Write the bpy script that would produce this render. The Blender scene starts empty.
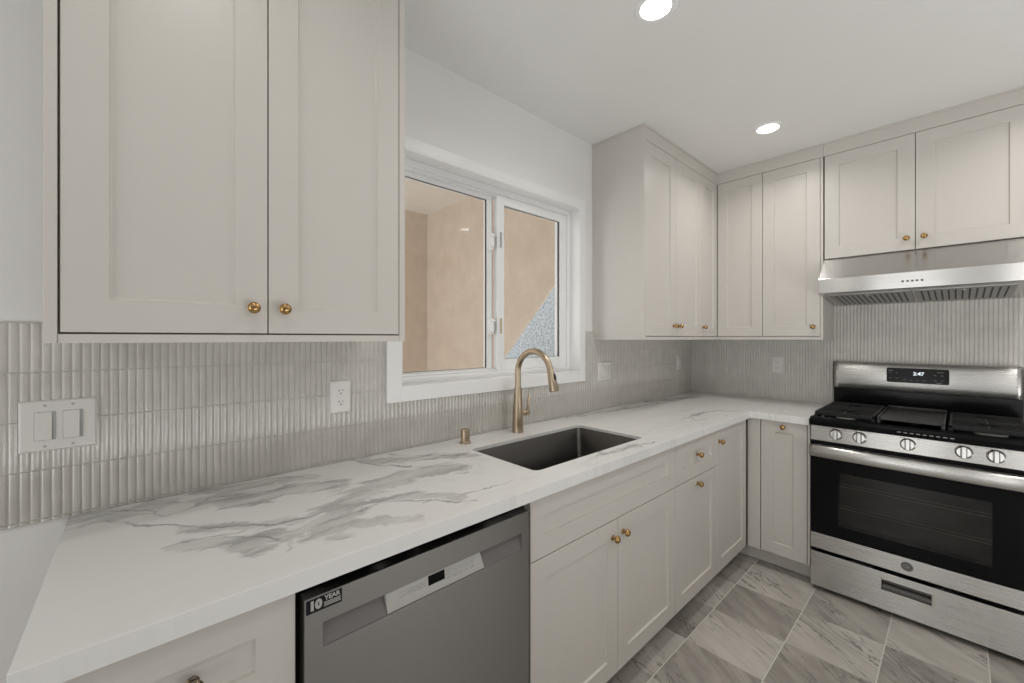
import bpy, bmesh, math, random
from mathutils import Vector, Matrix, noise
random.seed(7)
D = bpy.data
SC = bpy.context.scene
COL = SC.collection

# ------------------------------------------------------------------ camera
cam = D.cameras.new('camera'); camo = D.objects.new('camera', cam); COL.objects.link(camo)
YAW = 47.65
camo.location = (-3.3497, -1.4803, 1.3522)
camo.rotation_euler = (math.radians(90), 0, math.radians(YAW - 90))
cam.sensor_width = 36.0; cam.lens = 408.0 / 1024 * 36
cam.shift_x = (512 - 510.25) / 1024; cam.shift_y = -(341.5 - 338.05) / 1024
cam.clip_start = 0.02
SC.camera = camo

# ------------------------------------------------------------------ world, lights, exposure
SC.view_settings.view_transform = 'Standard'; SC.view_settings.look = 'None'
SC.view_settings.gamma = 1.0; SC.view_settings.use_curve_mapping = False
SC.view_settings.exposure = -1.4
world = D.worlds.new('overcast_sky'); SC.world = world; world.use_nodes = True
wn = world.node_tree.nodes; wl = world.node_tree.links
bg = wn['Background']; bg.inputs['Color'].default_value = (0.93, 0.96, 1.0, 1); bg.inputs['Strength'].default_value = 10.6

def area(name, loc, rot, sx, sy, power, col=(1, 1, 1), shape='RECTANGLE'):
    l = D.lights.new(name, 'AREA'); l.shape = shape; l.size = sx
    if shape == 'RECTANGLE': l.size_y = sy
    l.energy = power; l.color = col
    o = D.objects.new(name, l); o.location = loc; o.rotation_euler = rot; COL.objects.link(o)
    return o
# added fill lights out of view, before solid walls;
# the low pair brightens the ceiling
FILL_TINT = (0.985, 0.995, 1.0)
area('fill_light_south', (-1.6, -3.16, 1.3), (math.radians(90), 0, 0), 1.4, 1.8, 2, FILL_TINT)
for yy in (-.95, -2.35):
    area('fill_light_west', (-6.46, yy, 1.35), (math.radians(90), 0, math.radians(-90)), .75, 2.0, 24, FILL_TINT)  # added pair, split to put bright streaks in the steel
area('ceiling_fill_south', (-2.1, -2.9, .45), (math.radians(170), 0, 0), 2.4, .8, 95, FILL_TINT)  # added light, aimed up so the ceiling spreads it
area('ceiling_fill_west', (-6.2, -1.7, .45), (math.radians(155), 0, math.radians(-90)), 2.4, .8, 52, FILL_TINT)

# ------------------------------------------------------------------ materials
def newmat(name):
    m = D.materials.new(name); m.use_nodes = True
    nt = m.node_tree
    return m, nt, nt.nodes['Principled BSDF']
def setin(b, **k):
    for a, v in k.items():
        a = a.replace('_', ' ')
        if a in b.inputs: b.inputs[a].default_value = v
def rgba(c): return (c[0], c[1], c[2], 1)
def addbump(nt, b, scale, strength, dist=0.001, detail=3, stretch=None, coord='Object'):
    tc = nt.nodes.new('ShaderNodeTexCoord'); nz = nt.nodes.new('ShaderNodeTexNoise')
    nz.inputs['Scale'].default_value = scale; nz.inputs['Detail'].default_value = detail
    src = tc.outputs[coord]
    if stretch:
        mp = nt.nodes.new('ShaderNodeMapping'); mp.inputs['Scale'].default_value = stretch
        nt.links.new(src, mp.inputs[0]); src = mp.outputs[0]
    nt.links.new(src, nz.inputs['Vector'])
    bp = nt.nodes.new('ShaderNodeBump'); bp.inputs['Strength'].default_value = strength; bp.inputs['Distance'].default_value = dist
    nt.links.new(nz.outputs['Fac'], bp.inputs['Height']); nt.links.new(bp.outputs[0], b.inputs['Normal'])
    return nz, bp
def simple(name, col, rough=0.5, metal=0.0, bump=None, **k):
    m, nt, b = newmat(name)
    b.inputs['Base Color'].default_value = rgba(col); b.inputs['Roughness'].default_value = rough; b.inputs['Metallic'].default_value = metal
    setin(b, **k)
    # faint procedural variation of the colour
    tc = nt.nodes.new('ShaderNodeTexCoord'); nz = nt.nodes.new('ShaderNodeTexNoise'); nz.inputs['Scale'].default_value = 6
    nt.links.new(tc.outputs['Object'], nz.inputs['Vector'])
    mx = nt.nodes.new('ShaderNodeMix'); mx.data_type = 'RGBA'
    mx.inputs['A'].default_value = rgba([c * 0.985 for c in col]); mx.inputs['B'].default_value = rgba([min(1, c * 1.015) for c in col])
    nt.links.new(nz.outputs['Fac'], mx.inputs['Factor']); nt.links.new(mx.outputs['Result'], b.inputs['Base Color'])
    if bump: addbump(nt, b, *bump)
    return m
M = {}
M['wall'] = simple('white_wall_paint', (0.83, 0.825, 0.81), 0.6, bump=(90, 0.12, 0.001))
M['wall_darkened'] = simple('light_cutting_wall_paint', (0.34, 0.32, 0.30), 0.6, bump=(90, 0.12, 0.001))  # unseen front wall, darkened to cut light on the cabinet fronts
M['ceiling'] = simple('white_ceiling_paint', (0.80, 0.795, 0.775), 0.55, bump=(60, 0.1, 0.001))
M['paint'] = simple('greige_cabinet_paint', (0.615, 0.585, 0.545), 0.38, bump=(40, 0.03, 0.001))
M['shadow_gap'] = simple('dark_cabinet_gap', (0.05, 0.045, 0.04), 0.8)
M['white_trim'] = simple('white_trim_paint', (0.86, 0.86, 0.85), 0.35)
M['vinyl'] = simple('white_vinyl', (0.87, 0.87, 0.865), 0.28)
M['plate'] = simple('white_switch_plastic', (0.74, 0.725, 0.70), 0.3)
M['slot_dark'] = simple('dark_slot', (0.02, 0.02, 0.02), 0.6)
M['gasket'] = simple('dark_gasket', (0.06, 0.06, 0.065), 0.6)
M['black'] = simple('black_enamel', (0.006, 0.006, 0.007), 0.14, Specular_IOR_Level=0.1)
M['black_matte'] = simple('black_matte', (0.008, 0.008, 0.009), 0.6, Specular_IOR_Level=0.2)
M['castiron'] = simple('cast_iron', (0.010, 0.010, 0.0105), 0.5, bump=(220, 0.2, 0.001), Specular_IOR_Level=0.3)
M['griddle'] = simple('griddle_metal', (0.045, 0.043, 0.041), 0.36, 0.4)
M['rubber'] = simple('black_rubber', (0.02, 0.02, 0.02), 0.5)
M['tan'] = simple('tan_label', (0.55, 0.47, 0.33), 0.5)
M['badge_grey'] = simple('badge_grey', (0.17, 0.165, 0.16), 0.4, 0.5)
M['greyplastic'] = simple('grey_plastic', (0.45, 0.46, 0.46), 0.45)
M['console'] = simple('silver_console', (0.44, 0.43, 0.41), 0.35, 0.25)
M['pocket'] = simple('pocket_grey', (0.16, 0.148, 0.142), 0.42, 0.2)
M['knobsteel'] = simple('satin_knob_metal', (0.55, 0.54, 0.52), 0.28, 1.0)
M['burner'] = simple('burner_aluminium', (0.35, 0.34, 0.33), 0.4, 0.9)
M['mark'] = simple('dark_print', (0.10, 0.10, 0.10), 0.5)
M['markgrey'] = simple('grey_print', (0.28, 0.28, 0.27), 0.5)
M['badge_text'] = simple('badge_light_print', (0.42, 0.42, 0.40), 0.5)

def steel(name, col, rough, brush, wav=0.25, tan=None, aniso=0.93, fine=0.06):
    m, nt, b = newmat(name)
    setin(b, Base_Color=rgba(col), Metallic=1.0, Roughness=rough)
    if tan:
        cx_ = nt.nodes.new('ShaderNodeCombineXYZ')
        for i_ in range(3): cx_.inputs[i_].default_value = tan[i_]
        nt.links.new(cx_.outputs[0], b.inputs['Tangent']); b.inputs['Anisotropic'].default_value = aniso
    tc = nt.nodes.new('ShaderNodeTexCoord')
    mp = nt.nodes.new('ShaderNodeMapping'); mp.inputs['Scale'].default_value = brush
    nz = nt.nodes.new('ShaderNodeTexNoise'); nz.inputs['Scale'].default_value = 1; nz.inputs['Detail'].default_value = 4
    nt.links.new(tc.outputs['Object'], mp.inputs[0]); nt.links.new(mp.outputs[0], nz.inputs['Vector'])
    mr = nt.nodes.new('ShaderNodeMapRange'); mr.inputs['To Min'].default_value = rough - 0.06; mr.inputs['To Max'].default_value = rough + 0.08
    nt.links.new(nz.outputs['Fac'], mr.inputs['Value']); nt.links.new(mr.outputs[0], b.inputs['Roughness'])
    b1 = nt.nodes.new('ShaderNodeBump'); b1.inputs['Strength'].default_value = fine; b1.inputs['Distance'].default_value = 0.0005
    nt.links.new(nz.outputs['Fac'], b1.inputs['Height'])
    nz2 = nt.nodes.new('ShaderNodeTexNoise'); nz2.inputs['Scale'].default_value = 3.2; nz2.inputs['Detail'].default_value = 1
    nt.links.new(tc.outputs['Object'], nz2.inputs['Vector'])
    b2 = nt.nodes.new('ShaderNodeBump'); b2.inputs['Strength'].default_value = wav; b2.inputs['Distance'].default_value = 0.01
    nt.links.new(nz2.outputs['Fac'], b2.inputs['Height']); nt.links.new(b1.outputs[0], b2.inputs['Normal'])
    nt.links.new(b2.outputs[0], b.inputs['Normal'])
    return m
M['steel'] = steel('brushed_stainless', (0.50, 0.49, 0.47), 0.27, (3, 3, 500), 0.25, tan=(0, 0, 1), fine=0.015)
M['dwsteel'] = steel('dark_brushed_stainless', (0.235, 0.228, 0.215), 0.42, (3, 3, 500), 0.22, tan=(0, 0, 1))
M['hoodsteel'] = steel('hood_stainless', (0.58, 0.57, 0.555), 0.22, (3, 3, 500), 0.45, tan=(0, 0, 1), fine=0.015)
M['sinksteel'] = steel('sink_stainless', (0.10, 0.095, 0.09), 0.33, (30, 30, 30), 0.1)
M['brass'] = steel('antique_brass', (0.44, 0.28, 0.12), 0.24, (20, 20, 20), 0.0, fine=0.0)
M['champagne'] = steel('champagne_bronze', (0.50, 0.41, 0.30), 0.30, (20, 20, 20), 0.0, fine=0.0)
M['bronze_dark'] = steel('dark_bronze', (0.16, 0.13, 0.09), 0.25, (20, 20, 20), 0.0, fine=0.0)
M['filtersteel'] = steel('filter_stainless', (0.34, 0.335, 0.325), 0.34, (20, 20, 20), 0.0, fine=0.0)
M['slotsteel'] = steel('shadowed_slot_steel', (0.16, 0.155, 0.15), 0.4, (20, 20, 20), 0.0, fine=0.0)

def glass_mat():
    m = D.materials.new('window_glass'); m.use_nodes = True; nt = m.node_tree; nt.nodes.clear()
    out = nt.nodes.new('ShaderNodeOutputMaterial'); mix = nt.nodes.new('ShaderNodeMixShader')
    tr = nt.nodes.new('ShaderNodeBsdfTransparent'); tr.inputs['Color'].default_value = (0.96, 0.97, 0.96, 1)
    gl = nt.nodes.new('ShaderNodeBsdfGlossy'); gl.inputs['Roughness'].default_value = 0.0
    fr = nt.nodes.new('ShaderNodeFresnel'); fr.inputs['IOR'].default_value = 1.5
    ge = nt.nodes.new('ShaderNodeNewGeometry'); iv = nt.nodes.new('ShaderNodeMath'); iv.operation = 'SUBTRACT'; iv.inputs[0].default_value = 1.0
    mu = nt.nodes.new('ShaderNodeMath'); mu.operation = 'MULTIPLY'
    nt.links.new(ge.outputs['Backfacing'], iv.inputs[1]); nt.links.new(iv.outputs[0], mu.inputs[0]); nt.links.new(fr.outputs[0], mu.inputs[1])
    nt.links.new(mu.outputs[0], mix.inputs[0]); nt.links.new(tr.outputs[0], mix.inputs[1]); nt.links.new(gl.outputs[0], mix.inputs[2])
    nt.links.new(mix.outputs[0], out.inputs['Surface'])
    return m
M['glass'] = glass_mat()
def oven_glass():
    m = D.materials.new('tinted_oven_glass'); m.use_nodes = True; nt = m.node_tree; nt.nodes.clear()
    out = nt.nodes.new('ShaderNodeOutputMaterial'); mix = nt.nodes.new('ShaderNodeMixShader')
    tr = nt.nodes.new('ShaderNodeBsdfTransparent'); tr.inputs['Color'].default_value = (0.55, 0.54, 0.52, 1)
    gl = nt.nodes.new('ShaderNodeBsdfGlossy'); gl.inputs['Roughness'].default_value = 0.05
    fr = nt.nodes.new('ShaderNodeFresnel'); fr.inputs['IOR'].default_value = 1.55
    ge = nt.nodes.new('ShaderNodeNewGeometry'); iv = nt.nodes.new('ShaderNodeMath'); iv.operation = 'SUBTRACT'; iv.inputs[0].default_value = 1.0
    mu = nt.nodes.new('ShaderNodeMath'); mu.operation = 'MULTIPLY'
    nt.links.new(ge.outputs['Backfacing'], iv.inputs[1]); nt.links.new(iv.outputs[0], mu.inputs[0]); nt.links.new(fr.outputs[0], mu.inputs[1])
    nt.links.new(mu.outputs[0], mix.inputs[0]); nt.links.new(tr.outputs[0], mix.inputs[1]); nt.links.new(gl.outputs[0], mix.inputs[2])
    nt.links.new(mix.outputs[0], out.inputs['Surface'])
    return m
M['ovenglass'] = oven_glass()
M['oven_interior'] = simple('oven_interior_enamel', (0.13, 0.125, 0.12), 0.5)
M['chrome'] = simple('rack_wire', (0.5, 0.5, 0.5), 0.3, 1.0)

def emis(name, col, s):
    m, nt, b = newmat(name)
    setin(b, Base_Color=rgba(col), Roughness=0.4, Emission_Color=rgba(col), Emission_Strength=s)
    return m
M['lamp'] = emis('lit_diffuser', (1.0, 0.98, 0.94), 22)
M['led'] = emis('display_digits', (0.85, 0.95, 1.0), 2.5)

def stucco(name, ca, cb, scale, bs):
    m, nt, b = newmat(name); b.inputs['Roughness'].default_value = 0.9
    tc = nt.nodes.new('ShaderNodeTexCoord')
    nz = nt.nodes.new('ShaderNodeTexNoise'); nz.inputs['Scale'].default_value = scale; nz.inputs['Detail'].default_value = 6; nz.inputs['Roughness'].default_value = 0.7
    nt.links.new(tc.outputs['Object'], nz.inputs['Vector'])
    cr = nt.nodes.new('ShaderNodeValToRGB'); cr.color_ramp.elements[0].position = 0.35; cr.color_ramp.elements[1].position = 0.65
    cr.color_ramp.elements[0].color = rgba(ca); cr.color_ramp.elements[1].color = rgba(cb)
    nt.links.new(nz.outputs['Fac'], cr.inputs[0]); nt.links.new(cr.outputs[0], b.inputs['Base Color'])
    n2 = nt.nodes.new('ShaderNodeTexNoise'); n2.inputs['Scale'].default_value = 120; n2.inputs['Detail'].default_value = 3
    nt.links.new(tc.outputs['Object'], n2.inputs['Vector'])
    bp = nt.nodes.new('ShaderNodeBump'); bp.inputs['Strength'].default_value = bs; bp.inputs['Distance'].default_value = 0.004
    nt.links.new(n2.outputs['Fac'], bp.inputs['Height']); nt.links.new(bp.outputs[0], b.inputs['Normal'])
    return m
M['peach'] = stucco('peach_stucco', (0.60, 0.49, 0.395), (0.68, 0.57, 0.47), 5, 0.5)
M['roughcast'] = stucco('pale_roughcast', (0.085, 0.09, 0.095), (0.27, 0.28, 0.285), 30, 1.0)
M['soffit'] = stucco('pale_soffit', (0.84, 0.78, 0.70), (0.88, 0.82, 0.75), 8, 0.2)
M['concrete'] = stucco('patio_concrete', (0.55, 0.53, 0.50), (0.65, 0.62, 0.59), 4, 0.3)

def tile_mat():
    m, nt, b = newmat('glazed_stick_tile'); b.inputs['Roughness'].default_value = 0.16
    setin(b, Coat_Weight=0.3, Coat_Roughness=0.08)
    tc = nt.nodes.new('ShaderNodeTexCoord'); nz = nt.nodes.new('ShaderNodeTexNoise'); nz.inputs['Scale'].default_value = 14; nz.inputs['Detail'].default_value = 3
    nt.links.new(tc.outputs['Object'], nz.inputs['Vector'])
    cr = nt.nodes.new('ShaderNodeValToRGB'); cr.color_ramp.elements[0].position = 0.3; cr.color_ramp.elements[1].position = 0.7
    cr.color_ramp.elements[0].color = (0.55, 0.53, 0.495, 1); cr.color_ramp.elements[1].color = (0.63, 0.61, 0.572, 1)
    nt.links.new(nz.outputs['Fac'], cr.inputs[0]); nt.links.new(cr.outputs[0], b.inputs['Base Color'])
    n2 = nt.nodes.new('ShaderNodeTexNoise'); n2.inputs['Scale'].default_value = 75; n2.inputs['Detail'].default_value = 2
    nt.links.new(tc.outputs['Object'], n2.inputs['Vector'])
    bp = nt.nodes.new('ShaderNodeBump'); bp.inputs['Strength'].default_value = 0.75; bp.inputs['Distance'].default_value = 0.0014
    nt.links.new(n2.outputs['Fac'], bp.inputs['Height']); nt.links.new(bp.outputs[0], b.inputs['Normal'])
    return m
M['tile'] = tile_mat()
M['grout'] = simple('tile_grout', (0.54, 0.52, 0.485), 0.85)

# --- node helper for longer procedural graphs
class NG:
    def __init__(s, nt): s.nt = nt
    def n(s, t, **k):
        nd = s.nt.nodes.new(t)
        for a, v in k.items(): setattr(nd, a, v)
        return nd
    def put(s, sock, v):
        if isinstance(v, bpy.types.NodeSocket): s.nt.links.new(v, sock)
        else: sock.default_value = v
    def math(s, op, a, b=0.0, c=None, clamp=False):
        nd = s.n('ShaderNodeMath', operation=op, use_clamp=clamp)
        s.put(nd.inputs[0], a); s.put(nd.inputs[1], b)
        if c is not None: s.put(nd.inputs[2], c)
        return nd.outputs[0]
    def vec(s, op, a, b=None, scale=None):
        nd = s.n('ShaderNodeVectorMath', operation=op)
        s.put(nd.inputs[0], a)
        if b is not None: s.put(nd.inputs[1], b)
        if scale is not None: s.put(nd.inputs['Scale'], scale)
        return nd.outputs['Value'] if op in ('DOT_PRODUCT', 'LENGTH', 'DISTANCE') else nd.outputs['Vector']
    def noise(s, v, scale, detail=3, rough=0.5, dist=0.0):
        nd = s.n('ShaderNodeTexNoise'); s.put(nd.inputs['Vector'], v)
        nd.inputs['Scale'].default_value = scale; nd.inputs['Detail'].default_value = detail
        nd.inputs['Roughness'].default_value = rough; nd.inputs['Distortion'].default_value = dist
        return nd
    def maprange(s, v, a, b, c=0.0, d=1.0, smooth=True):
        nd = s.n('ShaderNodeMapRange', interpolation_type='SMOOTHSTEP' if smooth else 'LINEAR')
        s.put(nd.inputs['Value'], v); nd.inputs['From Min'].default_value = a; nd.inputs['From Max'].default_value = b
        s.put(nd.inputs['To Min'], c); s.put(nd.inputs['To Max'], d)
        return nd.outputs[0]
    def mix(s, f, a, b):
        nd = s.n('ShaderNodeMix', data_type='RGBA'); s.put(nd.inputs['Factor'], f)
        s.put(nd.inputs['A'], rgba(a) if isinstance(a, tuple) else a); s.put(nd.inputs['B'], rgba(b) if isinstance(b, tuple) else b)
        return nd.outputs['Result']
    def comb(s, x, y, z):
        nd = s.n('ShaderNodeCombineXYZ'); s.put(nd.inputs[0], x); s.put(nd.inputs[1], y); s.put(nd.inputs[2], z); return nd.outputs[0]
    def sep(s, v):
        nd = s.n('ShaderNodeSeparateXYZ'); s.put(nd.inputs[0], v); return nd.outputs

# thin veins of the worktop: polylines on the slab (x, y), and their half-width
VEINS = [
 ([(-3.46,-.005),(-3.384,-.046),(-3.319,-.11),(-3.303,-.16),(-3.26,-.163),(-3.205,-.11),(-3.143,-.122),(-3.085,-.15),(-2.964,-.163),(-2.893,-.204)], .0035),
 ([(-3.299,.0),(-3.21,-.046),(-3.151,-.026),(-3.056,-.031),(-2.935,-.126)], .005),
 ([(-3.41,-.11),(-3.376,-.155),(-3.323,-.211),(-3.258,-.263),(-3.235,-.301),(-3.161,-.359),(-3.121,-.402),(-3.012,-.406),(-2.946,-.361)], .0045),
 ([(-3.33,-.354),(-3.257,-.361),(-3.174,-.387)], .004),
 ([(-3.21,-.391),(-3.151,-.44),(-3.098,-.5),(-3.13,-.55)], .004),
 ([(-2.943,-.468),(-2.878,-.441),(-2.823,-.473),(-2.761,-.539),(-2.667,-.609)], .004),
 ([(-2.80,-.525),(-2.623,-.554),(-2.50,-.562)], .003),
 ([(-2.798,.005),(-2.77,-.037),(-2.731,-.151),(-2.662,-.216)], .006),
 ([(-2.645,-.036),(-2.595,-.1),(-2.526,-.163),(-2.45,-.235)], .006),
 ([(-1.186,-.479),(-.914,-.473),(-.763,-.499),(-.669,-.60)], .006),
 ([(-1.079,-.486),(-1.17,-.545),(-1.06,-.57)], .005),
 ([(-2.12,-.585),(-1.864,-.594),(-1.74,-.61)], .005),
 ([(-1.62,-.02),(-1.30,-.06),(-.95,-.10),(-.55,-.16)], .005),
]
# broad grey clouds: (polyline, half-width)
CLOUDS = [
 ([(-3.20,-.12),(-3.12,-.20),(-3.02,-.18),(-2.92,-.22)], .045),
 ([(-3.46,-.03),(-3.40,-.07),(-3.32,-.06)], .05),
 ([(-3.20,-.03),(-3.05,-.07),(-2.95,-.11)], .03),
 ([(-3.27,-.28),(-3.16,-.37),(-3.05,-.41),(-2.93,-.35),(-2.80,-.30)], .022),
 ([(-3.28,-.37),(-3.20,-.43),(-3.16,-.50)], .026),
 ([(-3.20,-.44),(-3.08,-.47),(-2.98,-.44)], .022),
 ([(-3.03,-.52),(-2.95,-.40),(-2.83,-.31),(-2.70,-.30),(-2.55,-.32)], .05),
 ([(-3.03,-.50),(-2.92,-.55),(-2.84,-.60)], .018),
 ([(-2.88,-.42),(-2.78,-.46),(-2.70,-.55)], .022),
 ([(-2.75,-.06),(-2.66,-.12),(-2.52,-.18),(-2.44,-.25)], .035),
 ([(-.75,-.05),(-.5,-.10),(-.28,-.16)], .045),
 ([(-1.50,-.05),(-1.25,-.07),(-1.0,-.09)], .025),
 ([(-1.05,-.47),(-.85,-.47)], .018),
 ([(-2.05,-.58),(-1.85,-.60)], .02),
]
def marble_mat(origin):
    m, nt, b = newmat('veined_white_marble'); g = NG(nt)
    setin(b, Roughness=0.22, Specular_IOR_Level=0.5)
    tc = g.n('ShaderNodeTexCoord'); p = g.vec('ADD', tc.outputs['Object'], tuple(origin))
    p = g.vec('MULTIPLY', p, (1, 1, 0))
    w1 = g.noise(p, 7, 3, 0.6).outputs['Color']
    w2 = g.noise(p, 32, 2, 0.6).outputs['Color']
    off = g.vec('ADD', g.vec('SCALE', g.vec('SUBTRACT', w1, (.5, .5, .5)), scale=0.075), g.vec('SCALE', g.vec('SUBTRACT', w2, (.5, .5, .5)), scale=0.022))
    q = g.vec('MULTIPLY', g.vec('ADD', p, off), (1, 1, 0))
    def segd(a, c):
        A = Vector((a[0], a[1], 0)); Bv = Vector((c[0], c[1], 0)); dv = Bv - A
        pa = g.vec('SUBTRACT', q, tuple(A))
        h = g.math('DIVIDE', g.vec('DOT_PRODUCT', pa, tuple(dv)), dv.length_squared)
        h = g.math('MINIMUM', g.math('MAXIMUM', h, 0.0), 1.0)
        return g.vec('LENGTH', g.vec('SUBTRACT', pa, g.vec('SCALE', tuple(dv), scale=h)))
    def chain(lines):
        cur = None
        for pl, w in lines:
            pd = None
            for a, c in zip(pl, pl[1:]):
                d = segd(a, c)
                pd = d if pd is None else g.math('MINIMUM', pd, d)
            pd = g.math('DIVIDE', pd, w)
            cur = pd if cur is None else g.math('MINIMUM', cur, pd)
        return cur
    thin = chain(VEINS); cloud = chain(CLOUDS)
    tmod = g.noise(p, 11, 2).outputs['Fac']
    thinm = g.math('MULTIPLY', g.maprange(thin, 0.2, 1.6, 1.0, 0.0), g.maprange(tmod, 0.35, 0.6, 0.25, 1.0))
    # streaky modulation inside clouds
    mp = g.n('ShaderNodeMapping'); g.put(mp.inputs[0], q); mp.inputs['Rotation'].default_value = (0, 0, math.radians(38)); mp.inputs['Scale'].default_value = (5, 22, 1)
    st = g.noise(mp.outputs[0], 1.0, 5, 0.6, 0.6).outputs['Fac']
    mp3 = g.n('ShaderNodeMapping'); g.put(mp3.inputs[0], q); mp3.inputs['Rotation'].default_value = (0, 0, math.radians(38)); mp3.inputs['Scale'].default_value = (9, 24, 1)
    cn = g.noise(mp3.outputs[0], 1.0, 5, 0.62, 0.4).outputs['Fac']
    cval = g.math('ADD', cloud, g.math('MULTIPLY', g.math('SUBTRACT', cn, 0.5), 4.2))
    cloudm = g.maprange(cval, 0.70, 1.35, 1.0, 0.0)
    cloudm = g.math('MULTIPLY', cloudm, g.maprange(st, 0.3, 0.7, 0.5, 1.0))
    # faint ghost veins everywhere
    mp2 = g.n('ShaderNodeMapping'); g.put(mp2.inputs[0], q); mp2.inputs['Rotation'].default_value = (0, 0, math.radians(30)); mp2.inputs['Scale'].default_value = (1.3, 4.5, 1)
    gh = g.noise(mp2.outputs[0], 1.6, 5, 0.55, 0.8).outputs['Fac']
    ridge = g.math('ABSOLUTE', g.math('SUBTRACT', gh, 0.5))
    ghost = g.math('MULTIPLY', g.maprange(ridge, 0.0, 0.03, 1.0, 0.0), 0.16)
    sx = g.sep(p)
    ghost = g.math('MULTIPLY', ghost, g.maprange(sx[0], -3.0, -2.5, 0.25, 1.0))
    base = g.mix(ghost, (0.79, 0.785, 0.77), (0.47, 0.47, 0.46))
    c1 = g.mix(g.math('MULTIPLY', cloudm, 0.88), base, g.mix(g.maprange(st, 0.38, 0.66), (0.54, 0.535, 0.52), (0.37, 0.365, 0.355)))
    c2 = g.mix(g.math('MULTIPLY', thinm, 0.8), c1, (0.27, 0.27, 0.262))
    nt.links.new(c2, b.inputs['Base Color'])
    return m

def floor_mat():
    m, nt, b = newmat('checkered_marble_floor_tile'); g = NG(nt)
    setin(b, Roughness=0.33)
    tc = g.n('ShaderNodeTexCoord'); s = g.sep(tc.outputs['Object'])
    P = 0.305
    fx = g.math('DIVIDE', g.math('ADD', s[0], 0.920), P); fy = g.math('DIVIDE', g.math('ADD', s[1], 0.659), 0.3025)
    ix = g.math('FLOOR', fx); iy = g.math('FLOOR', fy)
    par = g.math('MODULO', g.math('ABSOLUTE', g.math('ADD', ix, iy)), 2.0)
    par = g.math('LESS_THAN', par, 0.5)
    ux = g.math('ABSOLUTE', g.math('SUBTRACT', g.math('FRACT', fx), 0.5)); uy = g.math('ABSOLUTE', g.math('SUBTRACT', g.math('FRACT', fy), 0.5))
    gx = g.maprange(ux, 0.4955, 0.497); gy = g.maprange(uy, 0.4925, 0.4945)
    wn_ = g.n('ShaderNodeTexWhiteNoise', noise_dimensions='2D'); g.put(wn_.inputs['Vector'], g.comb(ix, iy, 0.0))
    seed = g.vec('SCALE', wn_.outputs['Color'], scale=40.0)
    # alternate the vein direction a little from tile to tile
    xs = g.math('ADD', s[0], g.math('MULTIPLY', s[1], g.math('SUBTRACT', g.math('MULTIPLY', wn_.outputs['Value'], 0.7), 1.0)))
    v = g.vec('ADD', g.comb(g.math('MULTIPLY', xs, 11.0), g.math('MULTIPLY', g.math('ADD', s[1], g.math('MULTIPLY', s[0], 0.5)), 2.4), 0.0), seed)
    n1 = g.noise(v, 0.8, 5, 0.6, 1.2).outputs['Fac']
    ridge = g.math('ABSOLUTE', g.math('SUBTRACT', n1, 0.5))
    vein = g.maprange(ridge, 0.0, 0.022, 1.0, 0.0)
    n2 = g.noise(v, 0.9, 6, 0.62, 0.4).outputs['Fac']
    n3 = g.noise(v, 0.5, 2, 0.5).outputs['Fac']
    vein = g.math('MULTIPLY', vein, g.maprange(n3, 0.42, 0.58, 0.0, 0.9))
    soft = g.maprange(n2, 0.3, 0.7, 0.0, 1.0)
    dark = g.mix(soft, (0.25, 0.228, 0.205), (0.42, 0.39, 0.355))
    light = g.mix(soft, (0.43, 0.40, 0.365), (0.57, 0.54, 0.50))
    base = g.mix(par, light, dark)
    tone = g.math('MULTIPLY', g.math('SUBTRACT', wn_.outputs['Value'], 0.5), 0.15)
    base = g.mix(g.math('ABSOLUTE', tone), base, (0.42, 0.40, 0.37))
    base = g.mix(vein, base, (0.15, 0.135, 0.12))
    base = g.mix(g.math('MULTIPLY', gx, 0.35), base, (0.30, 0.28, 0.26))
    base = g.mix(g.math('MULTIPLY', gy, 0.9), base, (0.68, 0.66, 0.62))
    nt.links.new(base, b.inputs['Base Color'])
    bp = g.n('ShaderNodeBump'); bp.inputs['Strength'].default_value = 0.4; bp.inputs['Distance'].default_value = 0.001; bp.invert = True
    g.put(bp.inputs['Height'], g.math('MAXIMUM', gx, gy)); nt.links.new(bp.outputs[0], b.inputs['Normal'])
    return m

# ------------------------------------------------------------------ mesh helpers (all coordinates are world coordinates)
def world_of(o):
    v = Vector((0, 0, 0))
    while o is not None: v = v + Vector(o.location); o = o.parent
    return v
def obj(name, bm, mat, parent=None, origin=None, bevel=0.0, smooth=False, segs=2):
    bmesh.ops.recalc_face_normals(bm, faces=bm.faces)
    if parent is not None: off = world_of(parent)
    else: off = Vector(origin) if origin is not None else Vector((0, 0, 0))
    bmesh.ops.translate(bm, verts=bm.verts, vec=-off)
    me = D.meshes.new(name); bm.to_mesh(me); bm.free()
    for mm in (mat if isinstance(mat, (list, tuple)) else [mat]): me.materials.append(mm)
    o = D.objects.new(name, me); COL.objects.link(o)
    if parent is not None: o.parent = parent
    else: o.location = off
    if smooth:
        for p in me.polygons: p.use_smooth = True
        me.set_sharp_from_angle(angle=math.radians(38))
    if bevel > 0:
        md = o.modifiers.new('bevel', 'BEVEL'); md.width = bevel; md.segments = segs; md.limit_method = 'ANGLE'; md.angle_limit = math.radians(40)
        md.harden_normals = False
    return o
def thing(name, label, cat, loc, group=None):
    o = D.objects.new(name, None); COL.objects.link(o); o.location = loc
    o.empty_display_size = 0.05
    o['label'] = label; o['category'] = cat
    if group: o['group'] = group
    return o
def tag(o, label, cat, group=None):
    o['label'] = label; o['category'] = cat
    if group: o['group'] = group
    return o
def struct(o): o['kind'] = 'structure'; return o
def BM(): return bmesh.new()
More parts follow.
